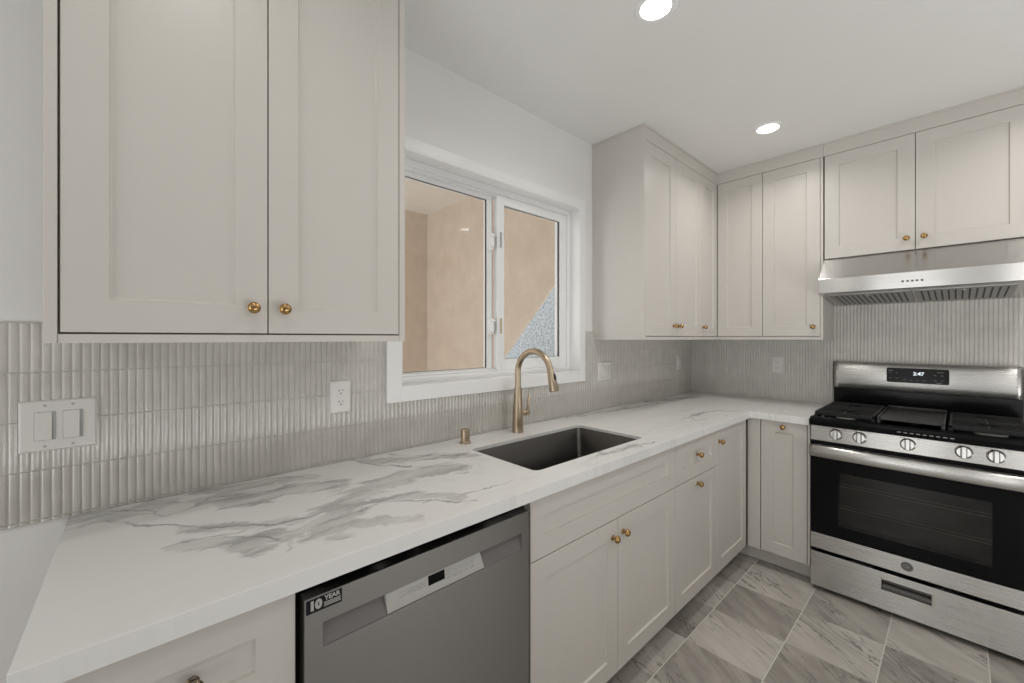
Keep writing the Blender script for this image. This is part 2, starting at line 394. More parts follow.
def box(bm, x0, x1, y0, y1, z0, z1, mi=0):
    x0, x1 = sorted((x0, x1)); y0, y1 = sorted((y0, y1)); z0, z1 = sorted((z0, z1))
    v = [bm.verts.new(c) for c in ((x0,y0,z0),(x1,y0,z0),(x1,y1,z0),(x0,y1,z0),(x0,y0,z1),(x1,y0,z1),(x1,y1,z1),(x0,y1,z1))]
    for f in ((0,3,2,1),(4,5,6,7),(0,1,5,4),(1,2,6,5),(2,3,7,6),(3,0,4,7)):
        fc = bm.faces.new([v[i] for i in f]); fc.material_index = mi
    return bm
def bx(*a): return box(BM(), *a)
def prism(bm, pts, fn0, fn1):
    """extrude outline pts (2-D) from fn0 to fn1 (functions 2-D -> 3-D)"""
    a = [bm.verts.new(fn0(*p)) for p in pts]; b = [bm.verts.new(fn1(*p)) for p in pts]
    n = len(pts)
    bm.faces.new(a); bm.faces.new(b[::-1])
    for i in range(n): bm.faces.new((a[i], a[(i+1) % n], b[(i+1) % n], b[i]))
    return bm
def frame_of(axis):
    ax = Vector(axis).normalized()
    u = ax.orthogonal().normalized(); v = ax.cross(u)
    return ax, u, v
def lathe(bm, p, axis, prof, n=24, mi=0):
    """prof: (radius, height along axis)"""
    ax, u, v = frame_of(axis); p = Vector(p); rings = []
    for r, h in prof:
        c = p + ax * h
        if r < 1e-6: rings.append([bm.verts.new(c)])
        else: rings.append([bm.verts.new(c + u * (r * math.cos(2*math.pi*i/n)) + v * (r * math.sin(2*math.pi*i/n))) for i in range(n)])
    for a, b in zip(rings, rings[1:]):
        for i in range(n):
            j = (i + 1) % n
            if len(a) == 1 and len(b) == 1: continue
            if len(a) == 1: f = bm.faces.new((a[0], b[j], b[i]))
            elif len(b) == 1: f = bm.faces.new((a[i], a[j], b[0]))
            else: f = bm.faces.new((a[i], a[j], b[j], b[i]))
            f.material_index = mi
    if len(rings[0]) > 1: bm.faces.new(rings[0][::-1]).material_index = mi
    if len(rings[-1]) > 1: bm.faces.new(rings[-1]).material_index = mi
    return bm
def tube(bm, pts, rad, n=16, up=None):
    pts = [Vector(p) for p in pts]
    rads = rad if isinstance(rad, (list, tuple)) else [rad] * len(pts)
    rings = []; pu = None
    for i, p in enumerate(pts):
        t = (pts[min(i+1, len(pts)-1)] - pts[max(i-1, 0)]).normalized()
        if pu is None: u = t.orthogonal().normalized()
        else: u = (pu - t * pu.dot(t)).normalized()
        pu = u; v = t.cross(u)
        rings.append([bm.verts.new(p + u * (rads[i]*math.cos(2*math.pi*k/n)) + v * (rads[i]*math.sin(2*math.pi*k/n))) for k in range(n)])
    for a, b in zip(rings, rings[1:]):
        for k in range(n): bm.faces.new((a[k], a[(k+1) % n], b[(k+1) % n], b[k]))
    bm.faces.new(rings[0][::-1]); bm.faces.new(rings[-1])
    return bm
def rrect(cx, cy, w, h, r, n=6):
    pts = []
    for sx, sy, a0 in ((1,1,0),(-1,1,90),(-1,-1,180),(1,-1,270)):
        for i in range(n + 1):
            a = math.radians(a0 + 90 * i / n)
            pts.append((cx + sx*(w/2 - r) + r*math.cos(a), cy + sy*(h/2 - r) + r*math.sin(a)))
    return pts
# map (s along the wall, d out of the wall into the room, z) to world for the two walls
def mapA(s, d, z): return Vector((s, -d, z))
def mapB(s, d, z): return Vector((-d, -s, z))      # s grows to the right (towards -y)
MAP = {'A': mapA, 'B': mapB}
def mbox(bm, W, s0, s1, d0, d1, z0, z1, mi=0):
    a = MAP[W](s0, d0, z0); b = MAP[W](s1, d1, z1)
    return box(bm, a.x, b.x, a.y, b.y, a.z, b.z, mi)
def text_mesh(body, size, W, s, d, z, ext=0.0004, weight=0.0, alignx='CENTER'):
    """text mesh lying on the front plane of wall W, as bmesh in world coordinates"""
    c = D.curves.new('lettering', 'FONT'); c.body = body; c.size = size; c.extrude = ext; c.align_x = alignx; c.align_y = 'CENTER'; c.offset = weight; c.resolution_u = 3
    t = D.objects.new('lettering', c); COL.objects.link(t)
    dg = bpy.context.evaluated_depsgraph_get(); dg.update()
    me = D.meshes.new_from_object(t.evaluated_get(dg))
    D.objects.remove(t); D.curves.remove(c)
    bm = BM(); bm.from_mesh(me); D.meshes.remove(me)
    for v in bm.verts:
        x, y, zz = v.co
        # text x runs to the viewer's right: +s on both walls
        v.co = MAP[W](s + x, d + zz, z + y)
    return bm
def join(bm, other):
    me = D.meshes.new('tmp'); other.to_mesh(me); other.free(); bm.from_mesh(me); D.meshes.remove(me); return bm

# ------------------------------------------------------------------ setting: room shell
RX0, RY0, CEIL = -6.5, -3.2, 2.51
WX0, WX1, WZ0, WZ1 = -2.595, -1.472, 1.157, 2.10     # window opening in the back wall
struct(obj('floor', bx(RX0, 0.0, RY0, 0.0, -0.10, 0.0), floor_mat()))
struct(obj('ceiling', bx(RX0-.15, 0.15, RY0-.15, 0.15, CEIL, CEIL+0.12), M['ceiling']))
bm = BM()
box(bm, RX0-.15, WX0, 0, 0.15, -0.1, CEIL); box(bm, WX1, 0.15, 0, 0.15, -0.1, CEIL)
box(bm, WX0, WX1, 0, 0.15, -0.1, WZ0); box(bm, WX0, WX1, 0, 0.15, WZ1, CEIL)
wall_n = struct(obj('wall_back', bm, M['wall']))
wall_e = struct(obj('wall_right', bx(0, 0.15, RY0-.15, 0, -0.1, CEIL), M['wall']))
struct(obj('wall_front', bx(RX0-.15, 0.0, RY0-.15, RY0, -.1, CEIL), M['wall_darkened']))
struct(obj('wall_left', bx(RX0-.15, RX0, RY0, 0, -.1, CEIL), M['wall']))

# stick-tile backsplash, real ribs
def backsplash(name, W, s0, s1, ztop_fn, parent, origin_s, skip=None):
    p = 0.0168; rows = 0.1165; z00 = 1.038 - 0.1165
    bm = BM(); F = MAP[W]
    prof = [(0.0, .0058), (0.05, .0066), (0.20, .0078), (0.5, .0086), (0.80, .0078), (0.95, .0066), (1.0, .0058)]
    k0 = math.floor((s0 - origin_s) / p) ; k1 = math.ceil((s1 - origin_s) / p)
    w = p - 0.0016; rnd = random.Random(3)
    for k in range(k0, k1):
        a = max(origin_s + k * p, s0); b_ = min(a + w, s1)
        if b_ - a < 0.003: continue
        zt = ztop_fn((a + b_) / 2)
        for j in range(-1, 9):
            za = z00 + j * rows + 0.0016; zb = z00 + (j + 1) * rows - 0.0016
            za = max(za, 0.9135); zb = min(zb, zt)
            if zb - za < 0.004: continue
            if skip and skip((a+b_)/2, za, zb): continue
            tl = rnd.uniform(-.0007, .0007); dh = rnd.uniform(-.0005, .0005); tz = rnd.uniform(-.0004, .0004)
            lo = []; hi = []
            for f, h in prof:
                hh = h + dh + tl * (f - .5)
                lo.append(bm.verts.new(F(a + (b_ - a) * f, hh + tz, za))); hi.append(bm.verts.new(F(a + (b_ - a) * f, hh - tz, zb)))
            for i in range(len(prof) - 1):
                fc = bm.faces.new((lo[i], lo[i+1], hi[i+1], hi[i])); fc.smooth = True
            # closed ends, back into the grout
            for ring in (lo, hi):
                e0 = ring[0].co; e1 = ring[-1].co
                z = e0.z
                c0 = bm.verts.new(F(a, 0.002, z)); c1 = bm.verts.new(F(b_, 0.002, z))
                bm.faces.new([c0] + [bm.verts.new(q.co) for q in ring] + [c1])
    o = obj(name, bm, M['tile'], parent)
    return o
def ztopA(s):
    if -2.655 < s < -1.425: return 1.101
    return 1.3885
bsA = backsplash('tile_backsplash', 'A', -3.95, -0.0005, ztopA, wall_n, -3.336)
bm = BM()
for a, b_, zt in ((-3.95, -2.65, 1.3905), (-2.65, -1.43, 1.103), (-1.43, 0, 1.3905)): mbox(bm, 'A', a, b_, 0.0, 0.0060, 0.9135, zt)
obj('grout_bed', bm, M['grout'], wall_n)
def ztopB(s):
    if s > 0.935: return 1.81
    return 1.343
bsB = backsplash('tile_backsplash', 'B', 0.010, 1.80, ztopB, wall_e, 0.010)
bm = BM(); mbox(bm, 'B', 0, 0.935, 0, .0060, 0.9135, 1.345); mbox(bm, 'B', 0.935, 1.80, 0, .0060, 0.9135, 1.82)
obj('grout_bed', bm, M['grout'], wall_e)

# ------------------------------------------------------------------ window
win = D.objects.new('window_1', None); COL.objects.link(win); win.location = ((WX0+WX1)/2, 0.05, WZ0); struct(win)
bm = BM()   # flat casing boards with the two-step inner edge, mitred look
CX0, CX1, CZ0, CZ1 = -2.652, -1.427, 1.103, 2.148
box(bm, CX0, WX0, -0.021, 0.0, CZ0, CZ1); box(bm, WX1, CX1, -0.021, 0.0, CZ0, CZ1)
box(bm, WX0, WX1, -0.021, 0.0, CZ0, WZ0); box(bm, WX0, WX1, -0.021, 0.0, WZ1, CZ1)
obj('casing', bm, M['white_trim'], win, bevel=.0015)
bm = BM()   # jamb extension lining the opening
t = .006
box(bm, WX0, WX0+t, -0.019, .055, WZ0, WZ1); box(bm, WX1-t, WX1, -0.019, .055, WZ0, WZ1)
box(bm, WX0+t, WX1-t, -0.019, .055, WZ0, WZ0+t); box(bm, WX0+t, WX1-t, -0.019, .055, WZ1-t, WZ1)
obj('jamb', bm, M['white_trim'], win)
def ring(bm, x0, x1, z0, z1, w, y0, y1, wl=None, wr=None, wt=None, wb=None):
    wl = wl or w; wr = wr or w; wt = wt or w; wb = wb or w
    box(bm, x0, x0+wl, y0, y1, z0, z1); box(bm, x1-wr, x1, y0, y1, z0, z1)
    box(bm, x0+wl, x1-wr, y0, y1, z0, z0+wb); box(bm, x0+wl, x1-wr, y0, y1, z1-wt, z1)
bm = BM()
ring(bm, WX0+t, WX1-t, WZ0+t, WZ1-t, .028, .050, .14)
ring(bm, WX0+t+.028, WX1-t-.028, WZ0+t+.028, WZ1-t-.028, .008, .062, .14)      # inner track step
obj('window_frame', bm, M['vinyl'], win, bevel=.0015)
FX0, FX1, FZ0, FZ1 = WX0+.034, WX1-.034, WZ0+.030, WZ1-.034
# fixed left lite
sash = obj('fixed_sash', (lambda b_: (ring(b_, FX0, -2.044, FZ0, FZ1, .02, .088, .118, wl=.030, wr=.030, wt=.028, wb=.018), b_)[1])(BM()), M['vinyl'], win, bevel=.001)
GX0, GX1, GZ0, GZ1 = FX0+.030, -2.074, FZ0+.018, FZ1-.028
obj('window_pane', bx(GX0, GX1, .100, .104, GZ0, GZ1), M['glass'], sash)
bm = BM(); ring(bm, GX0, GX1, GZ0, GZ1, .0018, .096, .0995, wr=.006, wt=.003)
obj('gasket', bm, M['gasket'], sash)
# sliding right sash, nearer
rs = obj('sliding_sash', (lambda b_: (ring(b_, -2.034, FX1, FZ0+.004, FZ1, .05, .058, .086, wl=.046, wr=.055, wt=.046, wb=.055), b_)[1])(BM()), M['vinyl'], win, bevel=.002)
SX0, SX1, SZ0, SZ1 = -2.034+.046, FX1-.055, FZ0+.004+.055, FZ1-.046
obj('window_pane', bx(SX0, SX1, .070, .074, SZ0, SZ1), M['glass'], rs)
bm = BM(); ring(bm, SX0, SX1, SZ0, SZ1, .0015, .0665, .0695, wr=.010, wt=.003)
obj('gasket', bm, M['gasket'], rs)
obj('sash_channel', bx(-2.044, -2.038, .092, .118, FZ0, FZ1), M['gasket'], win)
for zz, mt in ((1.842, 'greyplastic'), (1.413, 'tan')):
    bm = BM(); prism(bm, rrect(-2.012, zz, .010, .078, .004, 4), lambda a, b_: (a, .0575, b_), lambda a, b_: (a, .053, b_))
    obj('sash_pull', bm, M[mt], rs)
for zz in (1.831, 1.412):
    l = D.objects.new('window_latch', None)
    bm = BM()
    prism(bm, rrect(-2.058, zz, .022, .082, .009, 5), lambda a, b_: (a, .088, b_), lambda a, b_: (a, .070, b_))
    prism(bm, rrect(-2.060, zz-.004, .014, .044, .006, 5), lambda a, b_: (a, .070, b_), lambda a, b_: (a, .058, b_))
    lathe(bm, (-2.056, .062, zz+.026), (0, -1, 0), [(.0065, 0), (.0065, .008), (.004, .010), (0, .010)], 14)
    D.objects.remove(l)
    obj('window_latch', bm, M['vinyl'], win, bevel=.001)

# outside: covered patio with a raked peach wall
bm = BM(); prism(bm, [(.155, 2.045), (2.22, -0.02), (2.25, -0.02), (2.25, 2.62), (.155, 2.62)], lambda a, b_: (-1.15, a, b_), lambda a, b_: (-1.135, a, b_))
struct(obj('wall_patio_side', bm, M['peach']))
struct(obj('wall_patio_back', bx(-5.2, -1.15, 2.20, 2.32, -.1, 2.62), M['peach']))
struct(obj('wall_neighbour', bx(0.9, 1.02, .155, 5.0, -.1, 2.9), M['roughcast']))
struct(obj('ceiling_patio', bx(-5.2, -1.135, .155, 2.32, 2.62, 2.74), M['soffit']))
struct(obj('floor_patio', bx(-5.2, 1.02, .155, 5.0, -.12, -0.04), M['concrete']))

# ------------------------------------------------------------------ cabinetry
def shaker(W, s0, s1, z0, z1, dfront, fw=.066, th=.019):
    """one door / drawer front with a recessed panel"""
    bm = BM(); F = MAP[W]; g = .0
    def rg(i, d): return [bm.verts.new(F(a, d, b_)) for a, b_ in ((s0+i, z0+i), (s1-i, z0+i), (s1-i, z1-i), (s0+i, z1-i))]
    R = [rg(0, dfront-th), rg(0, dfront-.0012), rg(.0012, dfront), rg(fw, dfront), rg(fw+.0022, dfront-.0062), rg(fw+.0045, dfront-.0075)]
    for a, b_ in zip(R, R[1:]):
        for i in range(4): bm.faces.new((a[i], a[(i+1)%4], b_[(i+1)%4], b_[i]))
    bm.faces.new(R[0][::-1]); bm.faces.new(R[-1])
    return bm
def knob(W, s, d, z, parent, mat='brass', sc=1.0):
    F = MAP[W]; p = F(s, d - .0005, z); ax = F(0, 1, 0)
    prof = [(.0095, 0), (.0100, .0018), (.0088, .0036), (.0052, .0052), (.0046, .0100), (.0070, .0120), (.0118, .0150), (.0135, .0185), (.0138, .0205), (.0131, .0212), (.0136, .0222), (.0120, .0262), (.0080, .0293), (.0035, .0305), (0, .0307)]
    bm = lathe(BM(), p, ax, [(r*sc, h*sc) for r, h in prof], 24)
    return obj('knob', bm, M[mat], parent, smooth=True)
G = .0014   # half of the gap between fronts
DU = .339; DB = .620
def front(W, s0, s1, z0, z1, d, parent, kind, fw=.066, knobs=(), kmat='brass', gl=G, gr=G):
    o = obj(kind, shaker(W, s0+gl, s1-gr, z0+G, z1-G, d, fw), M['paint'], parent)
    for ks, kz in knobs: knob(W, ks, d, kz, o, kmat)
    return o
def carcass(W, s0, s1, d, z0, z1, parent, name='cabinet_body', th=.017, dback=.0005):
    """box with sides, top, bottom and back; the front plane is 2 cm behind the doors and dark in the gaps"""
    bm = BM(); f = d - .0195
    mbox(bm, W, s0, s0+th, dback, f, z0, z1); mbox(bm, W, s1-th, s1, dback, f, z0, z1)
    mbox(bm, W, s0+th, s1-th, dback, f, z0, z0+th); mbox(bm, W, s0+th, s1-th, dback, f, z1-th, z1)
    mbox(bm, W, s0+th, s1-th, dback, dback+.006, z0+th, z1-th)
    obj(name, bm, M['paint'], parent)
    bm = BM(); mbox(bm, W, s0+.002, s1-.002, f, f+.0006, z0+.002, z1-.002)
    obj('door_shadow_line', bm, M['shadow_gap'], parent)
UZ0, UD0, UD1 = 1.342, 1.362, 2.4305
grpU = 'greige shaker wall cabinets'; grpBs = 'greige shaker base cabinets'
# left wall cabinet (large, in the foreground)
c = thing('wall_cabinet', 'large greige two-door wall cabinet left of the window, above the double light switch', 'cabinet', (-3.113, -.17, UZ0), grpU)
carcass('A', -3.462, -2.765, DU, UD0-.002, UD1, c)
front('A', -3.462, -3.114, UD0, UD1, DU, c, 'door', knobs=[(-3.147, 1.424)], gl=.003)
front('A', -3.114, -2.765, UD0, UD1, DU, c, 'door', knobs=[(-3.080, 1.424)])
bm = BM(); mbox(bm, 'A', -3.480, -3.4625, .0005, DU+.0015, UZ0, CEIL-.001); obj('end_panel', bm, M['paint'], c, bevel=.001)
bm = BM(); mbox(bm, 'A', -2.7645, -2.746, .0005, DU+.001, UZ0, CEIL-.001); obj('end_panel', bm, M['paint'], c, bevel=.001)
bm = BM(); mbox(bm, 'A', -3.4622, -2.7648, .0005, DU, UZ0, UD0-.0022); obj('light_rail', bm, M['paint'], c, bevel=.0008)
bm = BM(); mbox(bm, 'A', -3.4622, -2.7648, .0005, DU, UD1+.001, CEIL-.001); obj('top_fascia', bm, M['paint'], c, bevel=.0008)
# right of the window: two-door cabinet
c = thing('wall_cabinet', 'greige two-door wall cabinet right of the window, with paired brass knobs', 'cabinet', (-.963, -.17, UZ0), grpU)
carcass('A', -1.316, -.607, DU, UD0-.002, UD1, c)
front('A', -1.316, -.962, UD0, UD1, DU, c, 'door', knobs=[(-.996, 1.424)])
front('A', -.962, -.607, UD0, UD1, DU, c, 'door', knobs=[(-.928, 1.424)])
bm = BM(); mbox(bm, 'A', -1.334, -1.3165, .0005, DU+.001, UZ0, CEIL-.001); obj('end_panel', bm, M['paint'], c, bevel=.001)
bm = BM(); mbox(bm, 'A', -1.3163, -.607, .0005, DU, UZ0, UD0-.0022); obj('light_rail', bm, M['paint'], c, bevel=.0008)
bm = BM(); mbox(bm, 'A', -1.3163, -.607, .0005, DU, UD1+.001, CEIL-.001); obj('top_fascia', bm, M['paint'], c, bevel=.0008)
# corner unit, L-shaped
c = thing('corner_wall_cabinet', 'greige L-shaped wall cabinet in the corner, its two doors at a right angle', 'cabinet', (-.17, -.17, UZ0), grpU)
bm = BM(); f = DU-.0195
L = [(-.6065, -.0005), (-.0005, -.0005), (-.0005, -.6205), (-f, -.6205), (-f, -f), (-.6065, -f)]
prism(bm, L, lambda a, b_: (a, b_, UD0-.002), lambda a, b_: (a, b_, UD1)); obj('cabinet_body', bm, M['paint'], c)
bm = BM(); mbox(bm, 'A', -.605, -f-.002, f, f+.0006, UD0, UD1); mbox(bm, 'B', f+.002, .619, f, f+.0006, UD0, UD1); obj('door_shadow_line', bm, M['shadow_gap'], c)
front('A', -.607, -.3400, UD0, UD1, DU, c, 'door', fw=.060, knobs=[(-.577, 1.424)])
front('B', .3400, .6207, UD0, UD1, DU, c, 'door', fw=.062)
for nm, za, zb in (('light_rail', UZ0, UD0-.0022), ('top_fascia', UD1+.001, CEIL-.001)):
    bm = BM(); prism(bm, [(-.6068, -.0005), (-.0005, -.0005), (-.0005, -.6207), (-DU, -.6207), (-DU, -DU), (-.6068, -DU)], lambda a, b_: (a, b_, za), lambda a, b_: (a, b_, zb)); obj(nm, bm, M['paint'], c)
# single door beside the hood
c = thing('wall_cabinet', 'greige single-door wall cabinet between the corner and the range hood', 'cabinet', (-.17, -.78, UZ0), grpU)
carcass('B', .621, .927, DU, UD0-.002, UD1, c)
front('B', .621, .927, UD0, UD1, DU, c, 'door', knobs=[(.893, 1.420)])
bm = BM(); mbox(bm, 'B', .9275, .9405, .0005, DU+.001, UZ0, UD1+.0005); obj('end_panel', bm, M['paint'], c, bevel=.001)
bm = BM(); mbox(bm, 'B', .621, .9273, .0005, DU, UZ0, UD0-.0022); obj('light_rail', bm, M['paint'], c, bevel=.0008)
bm = BM(); mbox(bm, 'B', .621, .9405, .0005, DU, UD1+.001, CEIL-.001); obj('top_fascia', bm, M['paint'], c, bevel=.0008)
# over the range
c = thing('wall_cabinet', 'short greige two-door wall cabinet directly above the range hood', 'cabinet', (-.17, -1.33, 1.815), grpU)
carcass('B', .944, 1.712, DU, 1.815, UD1, c)
front('B', .946, 1.330, 1.818, UD1, DU, c, 'door', knobs=[(1.297, 1.880)])
front('B', 1.330, 1.712, 1.818, UD1, DU, c, 'door', knobs=[(1.363, 1.880)])
bm = BM(); mbox(bm, 'B', .9415, 1.712, .0005, DU, UD1+.001, CEIL-.001); obj('top_fascia', bm, M['paint'], c, bevel=.0008)
# ceiling bead over the fascia
bm = BM()
prism(bm, [(-1.340, -.0005), (-1.340, -DU-.006), (-DU-.006, -DU-.006), (-DU-.006, -1.716), (-DU+.001, -1.716), (-DU+.001, -DU+.001), (-1.3335, -DU+.001), (-1.3335, -.0005)], lambda a, b_: (a, b_, CEIL-.009), lambda a, b_: (a, b_, CEIL-.0003))
struct(obj('trim_1', bm, M['paint']))

# base cabinets -------------------------------------------------------------
BT = .8755; BZ = .098; DL = .676
def base_body(W, s0, s1, parent, toe=True, dtop=None, open_top=False):
    bm = BM(); f = DB-.0195; th=.017
    mbox(bm, W, s0, s0+th, .0005, f, .1, BT); mbox(bm, W, s1-th, s1, .0005, f, .1, BT)
    mbox(bm, W, s0+th, s1-th, .0005, f, .1, .1+th); mbox(bm, W, s0+th, s1-th, .0005, .0065, .1+th, BT)
    if not open_top: mbox(bm, W, s0+th, s1-th, .0065, f, BT-th, BT)
    else: mbox(bm, W, s0+th, s1-th, f-.04, f, BT-th, BT)
    obj('cabinet_body', bm, M['paint'], parent)
    bm = BM(); mbox(bm, W, s0+.002, s1-.002, f, f+.0006, .1, BT-.003); obj('door_shadow_line', bm, M['shadow_gap'], parent)
    if toe:
        bm = BM(); mbox(bm, W, s0, s1, .525, .5405, .0, .0995); obj('toe_kick', bm, M['paint'], parent)
c = thing('base_cabinet', 'greige base cabinet with a drawer at the left end of the worktop, beside the dishwasher', 'cabinet', (-3.29, -.30, 0), grpBs)
base_body('A', -3.455, -3.1245, c)
bm = BM(); mbox(bm, 'A', -3.4725, -3.4555, .0005, DB+.001, 0, BT); obj('end_panel', bm, M['paint'], c, bevel=.001)
o = front('A', -3.455, -3.1245, DL, .8735, DB, c, 'drawer', knobs=())
knob('A', -3.283, DB, .778, o, 'bronze_dark')
o = front('A', -3.455, -3.1245, BZ, DL, DB, c, 'door')
knob('A', -3.16, DB, .61, o)
c = thing('sink_base_cabinet', 'greige base cabinet under the sink, false drawer front above two doors', 'cabinet', (-2.02, -.30, 0), grpBs)
base_body('A', -2.485, -1.5555, c, open_top=True)
front('A', -2.485, -1.5555, DL, .8735, DB, c, 'false_drawer_front')
front('A', -2.485, -2.018, BZ, DL, DB, c, 'door', knobs=[(-2.052, .613)])
front('A', -2.018, -1.5555, BZ, DL, DB, c, 'door', knobs=[(-1.984, .616)])
c = thing('base_cabinet', 'greige base cabinet right of the sink base, one knobbed drawer over one door', 'cabinet', (-1.32, -.30, 0), grpBs)
base_body('A', -1.555, -1.088, c)
front('A', -1.555, -1.088, DL, .8735, DB, c, 'drawer', knobs=[(-1.322, .782)])
front('A', -1.555, -1.088, BZ, DL, DB, c, 'door', knobs=[(-1.325, .641)])
c = thing('corner_base_cabinet', 'greige full-height single-door base cabinet in the corner under the worktop', 'cabinet', (-.55, -.30, 0), grpBs)
bm = BM(); f = DB-.0195; th = .017
mbox(bm, 'A', -1.0875, -1.0705, .0005, f, .1, BT); mbox(bm, 'A', -1.0705, -.0005, .0005, .0065, .1, BT)
mbox(bm, 'A', -1.0705, -.0005, .0065, f, .1, .117); mbox(bm, 'A', -1.0705, -.0005, .0065, f, BT-th, BT); mbox(bm, 'A', -.018, -.0005, .0065, f, .117, BT-th)
obj('cabinet_body', bm, M['paint'], c)
bm = BM(); mbox(bm, 'A', -1.085, -.622, f, f+.0006, .1, BT-.003); obj('door_shadow_line', bm, M['shadow_gap'], c)
front('A', -1.088, -.640, BZ, .8735, DB, c, 'door', knobs=[(-1.055, .800)], gr=.0002)
bm = BM(); mbox(bm, 'A', -.6398, -.6205, f+.001, DB-.001, BZ, BT); mbox(bm, 'A', -.640, -.610, DB-.015, DB-.001, BZ, BT); obj('corner_stile', bm, M['paint'], c)
bm = BM(); mbox(bm, 'A', -1.0875, -.5405, .525, .5405, 0, .0995); obj('toe_kick', bm, M['paint'], c)
c = thing('base_cabinet', 'narrow greige pull-out base cabinet left of the range, knob high in the middle', 'cabinet', (-.30, -.79, 0), grpBs)
bm = BM(); mbox(bm, 'B', .6225, .640, .0005, f, .1, BT); mbox(bm, 'B', .903, .9195, .0005, f, .1, BT); mbox(bm, 'B', .64, .903, .0005, f, .1, .117); mbox(bm, 'B', .64, .903, .0005, .0065, .117, BT); mbox(bm, 'B', .64, .903, .0065, f, BT-th, BT)
obj('cabinet_body', bm, M['paint'], c)
bm = BM(); mbox(bm, 'B', .690, .918, f, f+.0006, .1, BT-.003); obj('door_shadow_line', bm, M['shadow_gap'], c)
bm = BM(); mbox(bm, 'B', .6225, .6895, DB-.019, DB, BZ, BT-.001); obj('filler_strip', bm, M['paint'], c, bevel=.001)
front('B', .692, .9205, BZ, .8735, DB, c, 'door', fw=.064, knobs=[(.807, .842)])
bm = BM(); mbox(bm, 'B', .9210, .9330, .0005, DB-.002, BZ, BT); obj('end_panel', bm, M['paint'], c, bevel=.001)
bm = BM(); mbox(bm, 'B', .5405, .9330, .525, .5405, 0, .0975); obj('toe_kick', bm, M['paint'], c)

# ------------------------------------------------------------------ worktop with sink cut-out
org = (-1.7, -.3, .876)
SXa, SXb, SYa, SYb, SR = -2.382, -1.702, -.545, -.186, .022
bm = BM()
outer = [(-3.4765, -.0095), (-3.4765, -.648), (-.648, -.648), (-.648, -.9335), (-.0095, -.9335), (-.0095, -.0095)]
hole = rrect((SXa+SXb)/2, (SYa+SYb)/2, SXb-SXa, SYb-SYa, SR, 6)
def loop(pts, z):
    vs = [bm.verts.new((x, y, z)) for x, y in pts]
    es = [bm.edges.new((vs[i], vs[(i+1) % len(vs)])) for i in range(len(vs))]
    return vs, es
for z in (.914, .876):
    vo, eo = loop(outer, z); vh, eh = loop(hole, z)
    bmesh.ops.triangle_fill(bm, edges=eo+eh, use_beauty=True)
    if z == .914: top = (vo, vh)
    else: bot = (vo, vh)
for a, b_ in zip(top, bot):
    n = len(a)
    for i in range(n): bm.faces.new((a[i], a[(i+1)%n], b_[(i+1)%n], b_[i]))
wt = obj('worktop', bm, marble_mat(org), origin=org, bevel=.0014)
tag(wt, 'long L-shaped white marble worktop with grey veins running under the window to the range', 'worktop')

# sink
sk = thing('kitchen_sink', 'undermount rectangular stainless steel sink set in the worktop below the window', 'sink', ((SXa+SXb)/2, (SYa+SYb)/2, .66))
bm = BM()
def rl(inset, r, z): return [bm.verts.new((x, y, z)) for x, y in rrect((SXa+SXb)/2, (SYa+SYb)/2, SXb-SXa-2*inset, SYb-SYa-2*inset, r, 6)]
R = [rl(.0006, .0214, .9005), rl(.0022, .0205, .8995), rl(.004, .020, .70), rl(.012, .022, .682), rl(.03, .022, .676)]
for a, b_ in zip(R, R[1:]):
    n = len(a)
    for i in range(n): bm.faces.new((a[i], a[(i+1)%n], b_[(i+1)%n], b_[i])).smooth = True
bm.faces.new(R[-1])
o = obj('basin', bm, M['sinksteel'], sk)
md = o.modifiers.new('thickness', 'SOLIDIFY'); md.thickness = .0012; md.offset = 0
bm = lathe(BM(), ((SXa+SXb)/2, -.30, .6765), (0, 0, 1), [(.055, 0), (.055, .002), (.045, .003), (.038, -.0), (.0, 0)], 28); obj('drain', bm, M['steel'], sk, smooth=False)

# faucet
fx, fy = -2.040, -.096
fa = thing('kitchen_faucet', 'champagne bronze pull-down gooseneck faucet standing behind the sink', 'faucet', (fx, fy, .914))
bm = lathe(BM(), (fx, fy, .9145), (0, 0, 1), [(.0275, 0), (.0275, .004), (.0262, .006), (.0258, .03), (.0232, .10), (.0190, .17), (.0168, .2065), (.0150, .2075), (0, .2075)], 32); obj('faucet_body', bm, M['champagne'], fa, smooth=True)
R0 = .103; zc = 1.190; pts = [(fx, fy, 1.121), (fx, fy, 1.15), (fx, fy, 1.172)]
for i in range(0, 21):
    a = math.radians(165 * i / 20)
    pts.append((fx, fy - R0 + R0*math.cos(a), zc + R0*math.sin(a)))
bm = tube(BM(), pts, .0140, 20); obj('spout', bm, M['champagne'], fa, smooth=True)
ea = math.radians(165); ep = Vector(pts[-1]); dr = Vector((0, -math.sin(ea), math.cos(ea))); dr = Vector((0, -abs(math.sin(math.radians(15))), -math.cos(math.radians(15))))
bm = lathe(BM(), ep, dr, [(.0138, -.002), (.0142, 0), (.0134, .0015), (.0145, .003), (.0182, .045), (.0215, .090), (.0210, .094), (.0160, .096), (0, .096)], 28)
sh = obj('spray_head', bm, M['champagne'], fa, smooth=True)
bm = BM(); side = Vector((1, 0, 0)); nrm = dr.cross(side)
outn = Vector((0, -math.cos(math.radians(15)), math.sin(math.radians(15))))
cc = ep + dr * .036 + outn * .0165
ang = [2*math.pi*i/16 for i in range(16)]
rings = []
for k, (sc_, hh) in enumerate(((1, -.003), (1, .003), (.7, .0052))):
    rings.append([bm.verts.new(cc + side*(.0062*sc_*math.cos(a)) + dr*(.0165*sc_*math.sin(a)) + outn*hh) for a in ang])
for a, b_ in zip(rings, rings[1:]):
    for i in range(16): bm.faces.new((a[i], a[(i+1)%16], b_[(i+1)%16], b_[i]))
bm.faces.new(rings[0][::-1]); bm.faces.new(rings[-1])
